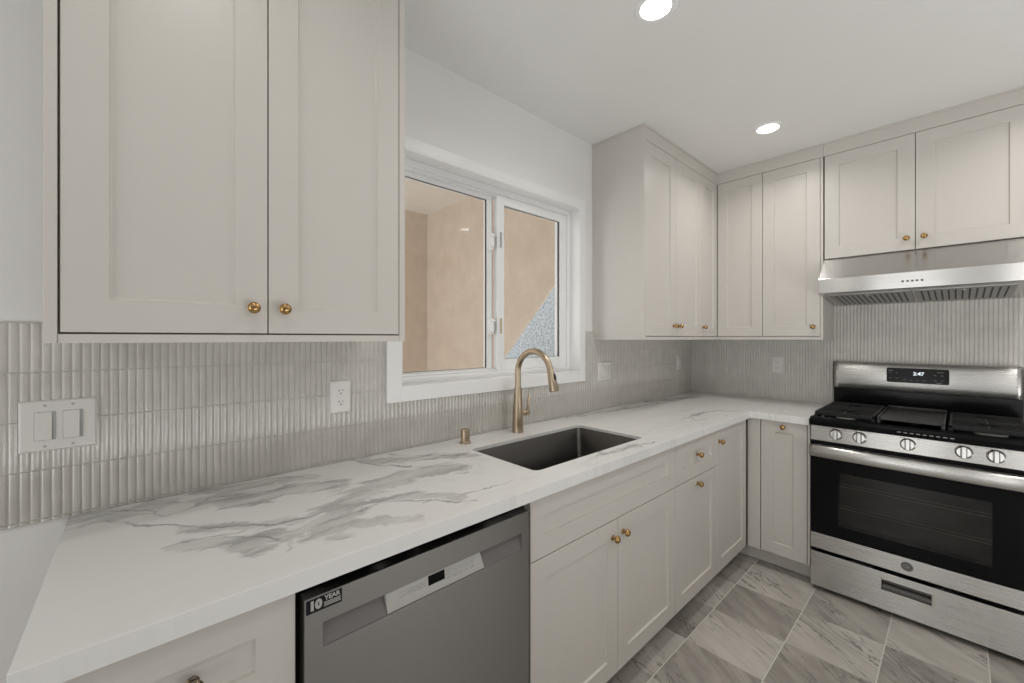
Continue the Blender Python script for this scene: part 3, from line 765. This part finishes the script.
obj('spray_button', bm, M['rubber'], sh)
bm = lathe(BM(), (fx+.018, fy, .998), (1, 0, 0), [(.0140, 0), (.0140, .026), (.0130, .027), (.0155, .028), (.0155, .048), (.010, .055), (0, .056)], 24)
hd = obj('handle_hub', bm, M['champagne'], fa, smooth=True)
bm = tube(BM(), [(fx+.060, fy-.001, 1.004), (fx+.062, fy-.003, 1.030), (fx+.066, fy-.006, 1.058), (fx+.070, fy-.008, 1.084)], [.0058, .0058, .0064, .0070], 14); obj('lever', bm, M['champagne'], hd, smooth=True)
# air gap
o = obj('air_gap_cap', lathe(BM(), (-2.342, -.096, .9143), (0, 0, 1), [(.0235, 0), (.0235, .006), (.0215, .008), (.0190, .009), (.0188, .050), (.0180, .0515), (.0188, .0525), (.0182, .058), (.016, .0595), (0, .060)], 32), M['champagne'], origin=(-2.342, -.096, .914), smooth=True)
tag(o, 'small champagne bronze cylinder cap on the worktop left of the faucet', 'sink air gap')

# ------------------------------------------------------------------ switches and outlets
def wallplate(kind, W, s0, s1, z0, z1, label, group, gangs, style):
    F = MAP[W]; s = (s0+s1)/2; z = (z0+z1)/2; d0 = .0088
    r = thing(kind, label, 'light switch' if 'switch' in kind else 'power outlet', F(s, d0, z), group)
    bm = BM()
    def rg(i, d): return [bm.verts.new(F(a, d, b_)) for a, b_ in ((s0+i, z0+i), (s1-i, z0+i), (s1-i, z1-i), (s0+i, z1-i))]
    R = [rg(0, d0-.006), rg(0, d0+.002), rg(.004, d0+.0055)]
    for a, b_ in zip(R, R[1:]):
        for i in range(4): bm.faces.new((a[i], a[(i+1)%4], b_[(i+1)%4], b_[i]))
    bm.faces.new(R[-1]); bm.faces.new(R[0][::-1])
    obj('cover_plate', bm, M['plate'], r, bevel=.0008)
    d = d0+.0055
    for gidx in range(gangs):
        gs = s + (gidx - (gangs-1)/2) * .046
        hh = .0335; hw = .0165
        if style == 'rocker':
            bm = BM(); mbox(bm, W, gs-hw-.0008, gs+hw+.0008, d-.001, d+.0004, z-hh-.0008, z+hh+.0008); obj('rocker_gap', bm, M['greyplastic'], r)
            bm = BM(); a = [bm.verts.new(F(*q)) for q in ((gs-hw, d, z-hh), (gs+hw-.004, d, z-hh), (gs+hw-.004, d, z+hh), (gs-hw, d, z+hh))]
            t_ = [bm.verts.new(F(*q)) for q in ((gs-hw+.001, d+.0055, z-hh+.001), (gs+hw-.005, d+.0055, z-hh+.001), (gs+hw-.005, d+.0022, z+hh-.001), (gs-hw+.001, d+.0022, z+hh-.001))]
            for i in range(4): bm.faces.new((a[i], a[(i+1)%4], t_[(i+1)%4], t_[i]))
            bm.faces.new(t_); bm.faces.new(a[::-1]); obj('rocker', bm, M['plate'], r)
            bm = BM(); mbox(bm, W, gs+hw-.0032, gs+hw-.0004, d, d+.0022, z-hh+.002, z+hh-.002); obj('dimmer_slider', bm, M['greyplastic'], r)
        else:
            for zz in (z+.0195, z-.0195):
                bm = BM(); prism(bm, rrect(gs, zz, .033, .029, .010, 5), lambda a_, b_: F(a_, d-.001, b_), lambda a_, b_: F(a_, d+.0012, b_)); rc = obj('receptacle', bm, M['plate'], r)
                bm = BM()
                mbox(bm, W, gs-.0075, gs-.0053, d+.0011, d+.0016, zz-.001, zz+.0075); mbox(bm, W, gs+.0055, gs+.0073, d+.0011, d+.0016, zz, zz+.0070)
                join(bm, lathe(BM(), F(gs, d+.0011, zz-.0075), F(0, 1, 0), [(.0026, 0), (.0026, .0005), (0, .0005)], 10)); obj('slots', bm, M['slot_dark'], rc)
        for zz in ((z+.0485, z-.0485) if style == 'rocker' else (z+.0485, z, z-.0485)):
            bm = lathe(BM(), F(gs, d, zz), F(0, 1, 0), [(.0030, 0), (.0030, .0007), (.0018, .0010), (0, .0010)], 12)
            obj('screw', bm, M['greyplastic'] if style == 'rocker' else M['plate'], r)
    return r
gp = 'white wall plates on the tiled backsplash'
wallplate('light_switch', 'A', -3.556, -3.427, 1.082, 1.203, 'white double rocker switch plate at the far left under the large cabinet', gp, 2, 'rocker')
wallplate('power_outlet', 'A', -2.857, -2.787, 1.088, 1.202, 'white duplex power outlet between the left wall cabinet and the window', gp, 1, 'duplex')
wallplate('light_switch', 'A', -1.290, -1.155, 1.090, 1.206, 'white double rocker switch plate just right of the window', gp, 2, 'rocker')
wallplate('light_switch', 'A', -.262, -.192, 1.106, 1.220, 'single narrow white wall plate beside the room corner under the cabinets', gp, 1, 'rocker')
wallplate('power_outlet', 'B', .585, .655, 1.106, 1.220, 'white duplex power outlet on the range wall, between corner and range', gp, 1, 'duplex')

# ------------------------------------------------------------------ dishwasher
dw = thing('dishwasher', 'stainless steel built-in dishwasher with pocket handle and black badge', 'dishwasher', (-2.81, -.30, 0))
x0, x1, yf, zt = -3.115, -2.5065, -.636, .8475
bm = BM(); box(bm, -3.1190, -2.4880, -.595, -.03, .02, .872); obj('tub_body', bm, M['black_matte'], dw)
# door skin with pocket
px0, px1, pz0, pz1 = -3.080, -2.533, .7415, .7905
bm = BM()
xs = [x0, px0, px1, x1]; zs = [.105, pz0, pz1, zt]
V_ = [[bm.verts.new((x, yf, z)) for z in zs] for x in xs]
for i in range(3):
    for j in range(3):
        if i == 1 and j == 1: continue
        bm.faces.new((V_[i][j], V_[i+1][j], V_[i+1][j+1], V_[i][j+1]))
bx0, bx1 = px0+.004, px1-.004
pk = [bm.verts.new(c_) for c_ in ((bx0, yf+.003, pz0+.001), (bx1, yf+.003, pz0+.001), (bx1, yf+.022, pz1-.001), (bx0, yf+.022, pz1-.001))]
rim = [V_[1][1], V_[2][1], V_[2][2], V_[1][2]]
for i in range(4):
    fc = bm.faces.new((rim[i], rim[(i+1)%4], pk[(i+1)%4], pk[i])); fc.material_index = 1
fc = bm.faces.new(pk); fc.material_index = 1
# outer edges turned back
o_rim = [bm.verts.new((x, yf+.032, z)) for x, z in ((x0, .105), (x1, .105), (x1, zt), (x0, zt))]
corner = [V_[0][0], V_[3][0], V_[3][3], V_[0][3]]
sides = [([V_[i][0] for i in range(4)], 0, 1), ([V_[3][j] for j in range(4)], 1, 2), ([V_[3-i][3] for i in range(4)], 2, 3), ([V_[0][3-j] for j in range(4)], 3, 0)]
for line, a_, b_ in sides: bm.faces.new(line + [o_rim[b_], o_rim[a_]])
bm.faces.new(o_rim[::-1])
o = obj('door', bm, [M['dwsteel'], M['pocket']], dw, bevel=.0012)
# console
bm = BM()
a_ = [(-2.944, pz0+.002), (-2.671, pz0+.002), (-2.684, pz1-.0015), (-2.948, pz1-.0015)]
prism(bm, a_, lambda a, b_: (a, yf+.024, b_), lambda a, b_: (a, yf+.0015 + (b_-pz0)*.10, b_)); con = obj('control_console', bm, M['console'], dw, bevel=.001)
def cons(s, z): return yf + .0015 + (z-pz0)*.10
bm = BM()
def cq(bm, xa, xb, za, zb, lift=.0004):
    v = [bm.verts.new((x, cons(x, z)-lift, z)) for x, z in ((xa, za), (xb, za), (xb, zb), (xa, zb))]
    w_ = [bm.verts.new((x, cons(x, z)+.0006, z)) for x, z in ((xa, za), (xb, za), (xb, zb), (xa, zb))]
    bm.faces.new(v); bm.faces.new(w_[::-1])
    for i in range(4): bm.faces.new((v[i], v[(i+1)%4], w_[(i+1)%4], w_[i]))
cq(bm, -2.840, -2.794, .7625, .7845)
obj('display', bm, M['black'], con)
for i, xx in enumerate((-2.906, -2.886, -2.868, -2.853)):
    bm = BM(); wv = .0075
    for (xa, xb, za, zb) in ((xx-wv, xx+wv, .7655, .7660), (xx-wv, xx+wv, .7765, .7770), (xx-wv, xx-wv+.0005, .7655, .7770), (xx+wv-.0005, xx+wv, .7655, .7770)): cq(bm, xa, xb, za, zb)
    cq(bm, xx-.0045 if i else xx-.0015, xx+.0045 if i else xx+.0015, .7705, .7725)
    obj('button', bm, M['markgrey'], con)
for i, xx in enumerate((-2.782, -2.764, -2.747, -2.729, -2.711)):
    bm = BM(); wv = .0068
    for (xa, xb, za, zb) in ((xx-wv, xx+wv, .7675, .7680), (xx-wv, xx+wv, .7800, .7805), (xx-wv, xx-wv+.0005, .7675, .7805), (xx+wv-.0005, xx+wv, .7675, .7805)): cq(bm, xa, xb, za, zb)
    cq(bm, xx-.002, xx+.002, .7725, .7757); cq(bm, xx-.006, xx+.006, .7615, .7625); cq(bm, xx-.0045, xx+.0045, .7590, .7598)
    obj('button', bm, M['markgrey'], con)
# badge
bg_ = obj('warranty_badge', bx(-3.1115, -3.0435, yf-.0006, yf, .8175, .8445), M['black_matte'], dw)
bm = text_mesh('10', .0235, 'A', -3.0945, -(yf-.0008), .8308, .0002, .0016); obj('lettering', bm, M['badge_text'], bg_)
bm = text_mesh('YEAR', .0125, 'A', -3.0625, -(yf-.0008), .8375, .0002, .0004)
for zz, l in ((.8295, .033), (.8262, .031), (.8229, .033)):
    box(bm, -3.0625-l/2, -3.0625+l/2, yf-.0010, yf-.0006, zz-.0008, zz+.0008)
obj('lettering', bm, M['badge_text'], bg_)
bm = BM(); box(bm, x0+.004, x1-.004, -.55, -.535, .0, .098); obj('toe_panel', bm, M['black_matte'], dw)

# ------------------------------------------------------------------ gas range
rg_ = thing('gas_range', 'stainless steel freestanding gas range with black glass oven door', 'range', (-.33, -1.324, 0))
Y0, Y1 = .9435, 1.7045
bm = BM(); mbox(bm, 'B', Y0+.002, Y1-.002, .012, .600, .03, .885); obj('range_body', bm, M['black_matte'], rg_)
for s in (Y0+.05, Y1-.05):
    for d in (.08, .55):
        p = mapB(s, d, 0); obj('foot', lathe(BM(), p, (0, 0, 1), [(.018, 0), (.018, .01), (.01, .012), (.01, .032), (0, .032)], 14), M['black_matte'], rg_)
# storage drawer
bm = BM(); F = mapB; df = .662
hs0, hs1, hz0, hz1 = 1.229, 1.399, .1245, .1755
ss = [Y0, hs0, hs1, Y1]; zz_ = [.027, hz0, hz1, .209]
V_ = [[bm.verts.new(F(s, df, z)) for z in zz_] for s in ss]
for i in range(3):
    for j in range(3):
        if i == 1 and j == 1: continue
        bm.faces.new((V_[i][j], V_[i+1][j], V_[i+1][j+1], V_[i][j+1]))
pk = [bm.verts.new(F(s, df-.022, z)) for s, z in ((hs0, hz0), (hs1, hz0), (hs1, hz1), (hs0, hz1))]
rim = [V_[1][1], V_[2][1], V_[2][2], V_[1][2]]
for i in range(4): bm.faces.new((rim[i], rim[(i+1)%4], pk[(i+1)%4], pk[i])).material_index = 1
bm.faces.new(pk).material_index = 1
bk = [bm.verts.new(F(s, .605, z)) for s, z in ((Y0, .027), (Y1, .027), (Y1, .209), (Y0, .209))]
for line, a_, b_ in [([V_[i][0] for i in range(4)], 0, 1), ([V_[3][j] for j in range(4)], 1, 2), ([V_[3-i][3] for i in range(4)], 2, 3), ([V_[0][3-j] for j in range(4)], 3, 0)]:
    bm.faces.new(line + [bk[b_], bk[a_]])
bm.faces.new(bk[::-1])
dr_ = obj('storage_drawer', bm, [M['steel'], M['slotsteel']], rg_, bevel=.0012)
bm = BM(); t = .006
mbox(bm, 'B', hs0-t, hs0, df-.004, df+.003, hz0-t, hz1+t); mbox(bm, 'B', hs1, hs1+t, df-.004, df+.003, hz0-t, hz1+t)
mbox(bm, 'B', hs0, hs1, df-.004, df+.003, hz0-t, hz0); mbox(bm, 'B', hs0, hs1, df-.004, df+.003, hz1, hz1+t)
hr = obj('handle_frame', bm, M['steel'], dr_, bevel=.0012)
bm = BM(); prism(bm, [(hz0+.001, df-.021), (hz0+.001, df-.004), (hz0+.016, df-.004), (hz0+.030, df-.021)], lambda a, b_: F(hs0+.001, b_, a), lambda a, b_: F(hs1-.001, b_, a)); obj('grip_lip', bm, M['slotsteel'], dr_, bevel=.001)
# oven door
dz0, dz1 = .229, .790
OW = (1.060, 1.580, .372, .650)   # inner window s0,s1,z0,z1
bm = BM(); fr = .658
def ringB(bm, s0, s1, z0, z1, a0, a1, b0, b1, d0, d1):
    mbox(bm, 'B', s0, a0, d0, d1, z0, z1); mbox(bm, 'B', a1, s1, d0, d1, z0, z1); mbox(bm, 'B', a0, a1, d0, d1, z0, b0); mbox(bm, 'B', a0, a1, d0, d1, b1, z1)
od = obj('oven_door', (lambda b_: (ringB(b_, Y0, Y1, dz0+.003, dz1-.004, OW[0], OW[1], OW[2], OW[3], .606, fr-.003), b_)[1])(BM()), M['black_matte'], rg_)
bm = BM(); ringB(bm, Y0+.0025, Y1-.0025, .310, .735, OW[0], OW[1], OW[2], OW[3], fr-.003, fr); obj('door_glass', bm, M['black'], od)
bm = BM(); mbox(bm, 'B', OW[0], OW[1], fr-.006, fr-.0002, OW[2], OW[3]); obj('oven_window', bm, M['ovenglass'], od)
bm = BM(); mbox(bm, 'B', Y0, Y1, .610, fr+.004, dz0, .3085); obj('lower_rail', bm, M['steel'], od, bevel=.002)
# bowed full-width handle with slots behind it
bm = BM(); n = 28; rings = []
for i in range(n+1):
    s = Y0 + (Y1-Y0)*i/n; u_ = 2*i/n - 1; bow = .040 * (1 - u_**4 * .22) ; d1_ = fr + bow
    rings.append([bm.verts.new(F(s, d, z)) for d, z in ((fr-.002, .724), (d1_-.004, .7235), (d1_, .728), (d1_+.001, .752), (d1_-.001, .776), (d1_-.006, .7825), (fr-.002, .7845))])
for a, b_ in zip(rings, rings[1:]):
    for k in range(7): bm.faces.new((a[k], a[(k+1)%7], b_[(k+1)%7], b_[k])).smooth = True
bm.faces.new(rings[0]); bm.faces.new(rings[-1][::-1])
hd = obj('door_handle', bm, M['steel'], rg_)
bm = BM()
for a, b_ in ((.995, 1.035), (1.075, 1.160), (1.185, 1.325), (1.345, 1.485), (1.505, 1.590), (1.62, 1.66)): mbox(bm, 'B', a, b_, fr+.016, fr+.024, .7810, .7852)
obj('vent_slots', bm, M['slot_dark'], hd)
bdg = obj('round_badge', lathe(BM(), F(1.318, fr+.0042, .2705), F(0, 1, 0), [(.0215, 0), (.0215, .0012), (.0195, .0016), (.0185, .0010), (0, .0010)], 32), M['badge_grey'], rg_)
bm = BM()
def curl(cx, cz, r, a0, a1, n=10):
    return [F(cx + r*math.cos(math.radians(a0+(a1-a0)*i/n)), fr+.0060, cz + r*math.sin(math.radians(a0+(a1-a0)*i/n))) for i in range(n+1)]
join(bm, tube(BM(), curl(1.318-.006, .2705, .0065, 40, 330), .0009, 6)); join(bm, tube(BM(), curl(1.318+.0065, .2735, .004, 60, 280), .0009, 6)); join(bm, tube(BM(), curl(1.318+.0065, .2665, .0045, 90, 300), .0009, 6))
obj('monogram', bm, M['console'], bdg)
# oven cavity and racks seen through the window
bm = BM()
c0, c1, e0, e1 = OW[0]-.03, OW[1]+.03, OW[2]-.05, OW[3]+.03
mbox(bm, 'B', c0, c1, .600, .6035, e0, e1); obj('oven_interior', bm, M['oven_interior'], rg_)
bm = BM()
for z in (.46, .575):
    join(bm, tube(BM(), [F(c0+.01, .6255, z), F(c1-.01, .6255, z)], .0022, 8)); join(bm, tube(BM(), [F(c0+.01, .6165, z+.012), F(c1-.01, .6165, z+.012)], .0016, 8))
    for i in range(17): join(bm, tube(BM(), [F(c0+.02+i*.0335, .628, z), F(c0+.02+i*.0335, .612, z+.004)], .0012, 6))
obj('oven_rack', bm, M['chrome'], rg_)
# control panel, slightly raked
bm = BM(); prism(bm, [(.640, .806), (.661, .806), (.655, .884), (.600, .884), (.600, .806)], lambda d, z: F(Y0, d, z), lambda d, z: F(Y1, d, z))
cp = obj('control_panel', bm, M['steel'], rg_, bevel=.0015)
bm = BM(); mbox(bm, 'B', Y0+.002, Y1-.002, .600, .640, .786, .806); obj('panel_gap', bm, M['black_matte'], rg_)
kn_ax = F(0, 1, .07).normalized()
for ks in (1.052, 1.146, 1.321, 1.498, 1.590):
    p = F(ks, .6575, .849)
    bm = lathe(BM(), p, kn_ax, [(.0285, -.002), (.0285, .003), (.0265, .006), (.0245, .0075), (.0235, .016), (.0215, .0185), (0, .019)], 28)
    kb = obj('burner_knob', bm, M['knobsteel'], rg_, smooth=True)
    up = Vector((0, 0, 1)) - kn_ax * kn_ax.z; up.normalize(); sd = kn_ax.cross(up)
    bm = BM(); pts2 = [(-.0062, -.0265), (.0062, -.0265), (.0062, .0265), (-.0062, .0265)]
    a = [bm.verts.new(p + sd*q[0]*1.15 + up*q[1] + kn_ax*.012) for q in pts2]; b_ = [bm.verts.new(p + sd*q[0] + up*q[1]*.92 + kn_ax*.033) for q in pts2]
    bm.faces.new(a[::-1]); bm.faces.new(b_)
    for i in range(4): bm.faces.new((a[i], a[(i+1)%4], b_[(i+1)%4], b_[i]))
    gr = obj('grip_bar', bm, M['knobsteel'], kb, bevel=.0015)
    bm = BM()
    for sg in (-1, 1):
        q0 = p + sd*(sg*.0090) + kn_ax*.0175
        for q in (q0,):
            v = [bm.verts.new(q + sd*i_*.0013 + up*j_*.021 + kn_ax*k_*.0018) for i_ in (-1, 1) for j_ in (-1, 1) for k_ in (0, 1)]
            for f_ in ((0,1,3,2),(4,6,7,5),(0,4,5,1),(2,3,7,6),(0,2,6,4),(1,5,7,3)): bm.faces.new([v[i] for i in f_])
    join(bm, lathe(BM(), p + up*.018 + kn_ax*.0335, kn_ax, [(.0016, 0), (.0016, .0004), (0, .0004)], 8))
    obj('pointer_mark', bm, M['mark'], kb)
for ks in (1.052, 1.146, 1.321, 1.498, 1.590):
    for ds, wd in ((-.026, .004), (-.014, .009), (.036, .004)):
        bm = BM(); mbox(bm, 'B', ks+ds-wd/2, ks+ds+wd/2, .6562, .6568, .8760, .8785)
        obj('dial_marking', bm, M['mark'], cp)
# cooktop
bm = BM()
prism(bm, [(.045, .885), (.045, .918), (.630, .918), (.645, .931), (.660, .933), (.672, .927), (.675, .912), (.672, .892), (.664, .885)], lambda d, z: F(Y0-.001, d, z), lambda d, z: F(Y1+.001, d, z))
mbox(bm, 'B', Y0-.001, Y0+.012, .045, .645, .910, .930); mbox(bm, 'B', Y1-.012, Y1+.001, .045, .645, .910, .930)
ct = obj('cooktop', bm, M['black'], rg_, bevel=.002)
def burner(s, d, r):
    bm = lathe(BM(), F(s, d, .9175), (0, 0, 1), [(r*1.25, 0), (r*1.2, .004), (r*.95, .006), (r*.95, .016), (r*.9, .018), (0, .018)], 28); b1 = obj('burner', bm, M['burner'], rg_)
    obj('burner_cap', lathe(BM(), F(s, d, .9355), (0, 0, 1), [(r*.98, 0), (r, .003), (r*.95, .008), (r*.8, .009), (0, .0095)], 28), M['castiron'], b1, smooth=False)
for s, d, r in ((1.070, .50, .036), (1.070, .22, .030), (1.325, .36, .034), (1.580, .50, .042), (1.580, .22, .030)): burner(s, d, r)
def grate(s0, s1, d0, d1):
    bm = BM(); t = .0055; za, zb = .944, .957
    mbox(bm, 'B', s0, s1, d0, d0+.012, za, zb); mbox(bm, 'B', s0, s1, d1-.012, d1, za-.006, zb)
    mbox(bm, 'B', s0, s0+.012, d0, d1, za, zb); mbox(bm, 'B', s1-.012, s1, d0, d1, za, zb)
    dm = (d0+d1)/2; sm = (s0+s1)/2
    mbox(bm, 'B', s0, s1, dm-.006, dm+.006, za, zb)
    for dc in ((d0+dm)/2, (dm+d1)/2):
        for o_ in (-.085, -.050, .050, .085): mbox(bm, 'B', s0, s1, dc+o_-t/1.5, dc+o_+t/1.5, za, zb+.001)
        for sgn in (-1, 1):
            mbox(bm, 'B', sm+sgn*.030, (s1 if sgn > 0 else s0), dc-t/1.5, dc+t/1.5, za, zb+.001)
            mbox(bm, 'B', sm-t/1.5, sm+t/1.5, dc+sgn*.028, dc+sgn*.115, za, zb+.001)
    for s in (s0+.006, s1-.006):
        for d in (d0+.006, dm, d1-.006): mbox(bm, 'B', s-.008, s+.008, d-.008, d+.008, .9185 if d < .62 else .9185, za)
    return obj('grate', bm, M['castiron'], rg_, bevel=.0025)
grate(.956, 1.198, .125, .628); grate(1.452, 1.694, .125, .628)
# griddle
bm = BM(); g0, g1, e0, e1 = 1.208, 1.442, .135, .622
mbox(bm, 'B', g0, g1, e0, e1, .946, .950)
mbox(bm, 'B', g0, g0+.007, e0, e1, .950, .961); mbox(bm, 'B', g1-.007, g1, e0, e1, .950, .961); mbox(bm, 'B', g0, g1, e0, e0+.007, .950, .964)
mbox(bm, 'B', g0, g0+.014, e1-.02, e1, .9185, .950); mbox(bm, 'B', g1-.014, g1, e1-.02, e1, .9185, .950); mbox(bm, 'B', g0, g0+.014, e0, e0+.02, .9185, .950); mbox(bm, 'B', g1-.014, g1, e0, e0+.02, .9185, .950)
obj('griddle', bm, M['griddle'], rg_, bevel=.002)
bm = BM()
for i in range(9): mbox(bm, 'B', 1.285+i*.0215, 1.285+i*.0215+.013, .6753, .6757, .9035, .9065)
obj('cooktop_print', bm, M['badge_text'], ct)
# backguard
bm = BM(); mbox(bm, 'B', Y0, Y1, .011, .052, .918, 1.040); lb = obj('backguard_base', bm, M['black'], rg_, bevel=.002)
bm = BM(); n = 30; rings = []
for i in range(n+1):
    s = Y0 + (Y1-Y0)*i/n
    rings.append([bm.verts.new(F(s, d, z)) for d, z in ((.011, 1.041), (.060, 1.038), (.068, 1.042), (.074, 1.075), (.075, 1.120), (.071, 1.165), (.062, 1.192), (.050, 1.203), (.011, 1.205))])
for a, b_ in zip(rings, rings[1:]):
    for k in range(9): bm.faces.new((a[k], a[(k+1)%9], b_[(k+1)%9], b_[k])).smooth = (k in (2, 3, 4, 5, 6))
bm.faces.new(rings[0]); bm.faces.new(rings[-1][::-1])
bgd = obj('backguard', bm, M['steel'], rg_)
bm = BM(); prism(bm, rrect((1.196+1.449)/2, 1.136, .253, .084, .009, 5), lambda a, b_: F(a, .066, b_), lambda a, b_: F(a, .0775, b_)); dsp = obj('clock_display', bm, M['black'], rg_)
obj('lettering', text_mesh('2:47', .026, 'B', 1.330, .0777, 1.1475, .0003, .0003), M['led'], dsp)
bm = BM()
for s, z, w_ in ((1.215, 1.163, .022), (1.212, 1.150, .010), (1.240, 1.150, .010), (1.212, 1.119, .010), (1.240, 1.119, .010), (1.272, 1.113, .012), (1.300, 1.110, .005), (1.325, 1.110, .005), (1.352, 1.110, .012), (1.395, 1.143, .012), (1.422, 1.143, .011), (1.395, 1.115, .012), (1.422, 1.115, .011), (1.416, 1.160, .026), (1.410, 1.102, .026)):
    mbox(bm, 'B', s-w_/2, s+w_/2, .0774, .0779, z-.0011, z+.0011)
obj('key_print', bm, M['markgrey'], dsp)

# ------------------------------------------------------------------ range hood
hdn = thing('range_hood', 'slim stainless steel under-cabinet range hood with baffle slots above the range', 'range hood', (-.24, -1.324, 1.56))
bm = BM()
HP = [(.002, 1.557), (.002, 1.812), (.338, 1.812), (.341, 1.808), (.481, 1.690), (.486, 1.684), (.486, 1.604), (.470, 1.600)]
H0, H1 = .943, 1.706
hb = prism(bm, HP, lambda d, z: F(H0, d, z), lambda d, z: F(H1, d, z)); hood = obj('hood_shell', bm, M['hoodsteel'], hdn, bevel=.0025)
# underside frame strip, filters with slots
sl = (1.600-1.557)/(.470-.002)
def under(d, off=0.0): return 1.557 + (d-.002)*sl - off
def ubox(bm, s0, s1, d0, d1, t0, t1):
    pts_ = [(d0, under(d0, t0)), (d1, under(d1, t0)), (d1, under(d1, t1)), (d0, under(d0, t1))]
    prism(bm, pts_, lambda d, z: F(s0, d, z), lambda d, z: F(s1, d, z))
for a_, b_ in ((.985, 1.318), (1.328, 1.665)):
    bm = BM(); ubox(bm, a_, b_, .075, .440, -.001, .005); fl = obj('baffle_filter', bm, M['filtersteel'], hdn, bevel=.001)
    bm = BM(); ns = 13; pitch = (b_-a_-.03)/ns
    for i in range(ns): ubox(bm, a_+.015+pitch*(i+.36), a_+.015+pitch*(i+.64), .105, .410, .0045, .0056)
    obj('baffle_slots', bm, M['slot_dark'], fl)
for bs in (1.292, 1.3095, 1.3265, 1.3435, 1.361):
    obj('button', lathe(BM(), F(bs, .4855, 1.640), F(0, 1, 0), [(.0055, 0), (.0055, .0008), (.0045, .0008), (.0045, .003), (.0035, .0042), (0, .0042)], 14), M['badge_grey'], hood)
for s in (1.15, 1.50):
    o = obj('filter_latch', lathe(BM(), F(s, .40, under(.40)-.004), (0, 0, -1), [(.008, 0), (.008, .004), (.004, .006), (0, .006)], 14), M['knobsteel'], hdn)

# ------------------------------------------------------------------ recessed ceiling lights
LAMPS = [(-2.012, -.768, 'round white recessed ceiling light in front of the sink, cut by the top edge'),
         (-.785, -.775, 'round white recessed ceiling light nearest the corner wall cabinets')]
def downlight(x, y, label, power, proto=None):
    r = thing('recessed_light', label, 'ceiling light', (x, y, CEIL), 'recessed ceiling lights')
    bm = lathe(BM(), (x, y, CEIL), (0, 0, -1), [(.052, -.012), (.052, .0045), (.056, .006), (.070, .0035), (.0725, .0006), (.0725, -.002)], 40)
    obj('trim_ring', bm, M['white_trim'], r, smooth=True)
    obj('diffuser', lathe(BM(), (x, y, CEIL-.0005), (0, 0, -1), [(.0515, 0), (.0515, .0045), (0, .0048)], 40), M['lamp'], r)
    l = area('lamp_light', (x, y, CEIL-.012), (0, 0, 0), .10, .10, power, (1.0, .97, .93), 'DISK'); l.parent = r; l.location = (0, 0, -.012)
    l.data.spread = math.radians(150)
    return r
for x, y, lb_ in LAMPS: downlight(x, y, lb_, 7.2)
for x, y, lb_ in ((-3.24, -.77, 'round white recessed ceiling light in front of the large left wall cabinet'),
                  (-.785, -1.85, 'round white recessed ceiling light in front of the range'),
                  (-2.01, -1.85, 'round white recessed ceiling light over the middle of the floor'),
                  (-3.24, -1.85, 'round white recessed ceiling light directly above the photographer'),
                  ):
    downlight(x, y, lb_, (2.4 if y > -1 else 1.2) if x < -3 else 7.0)
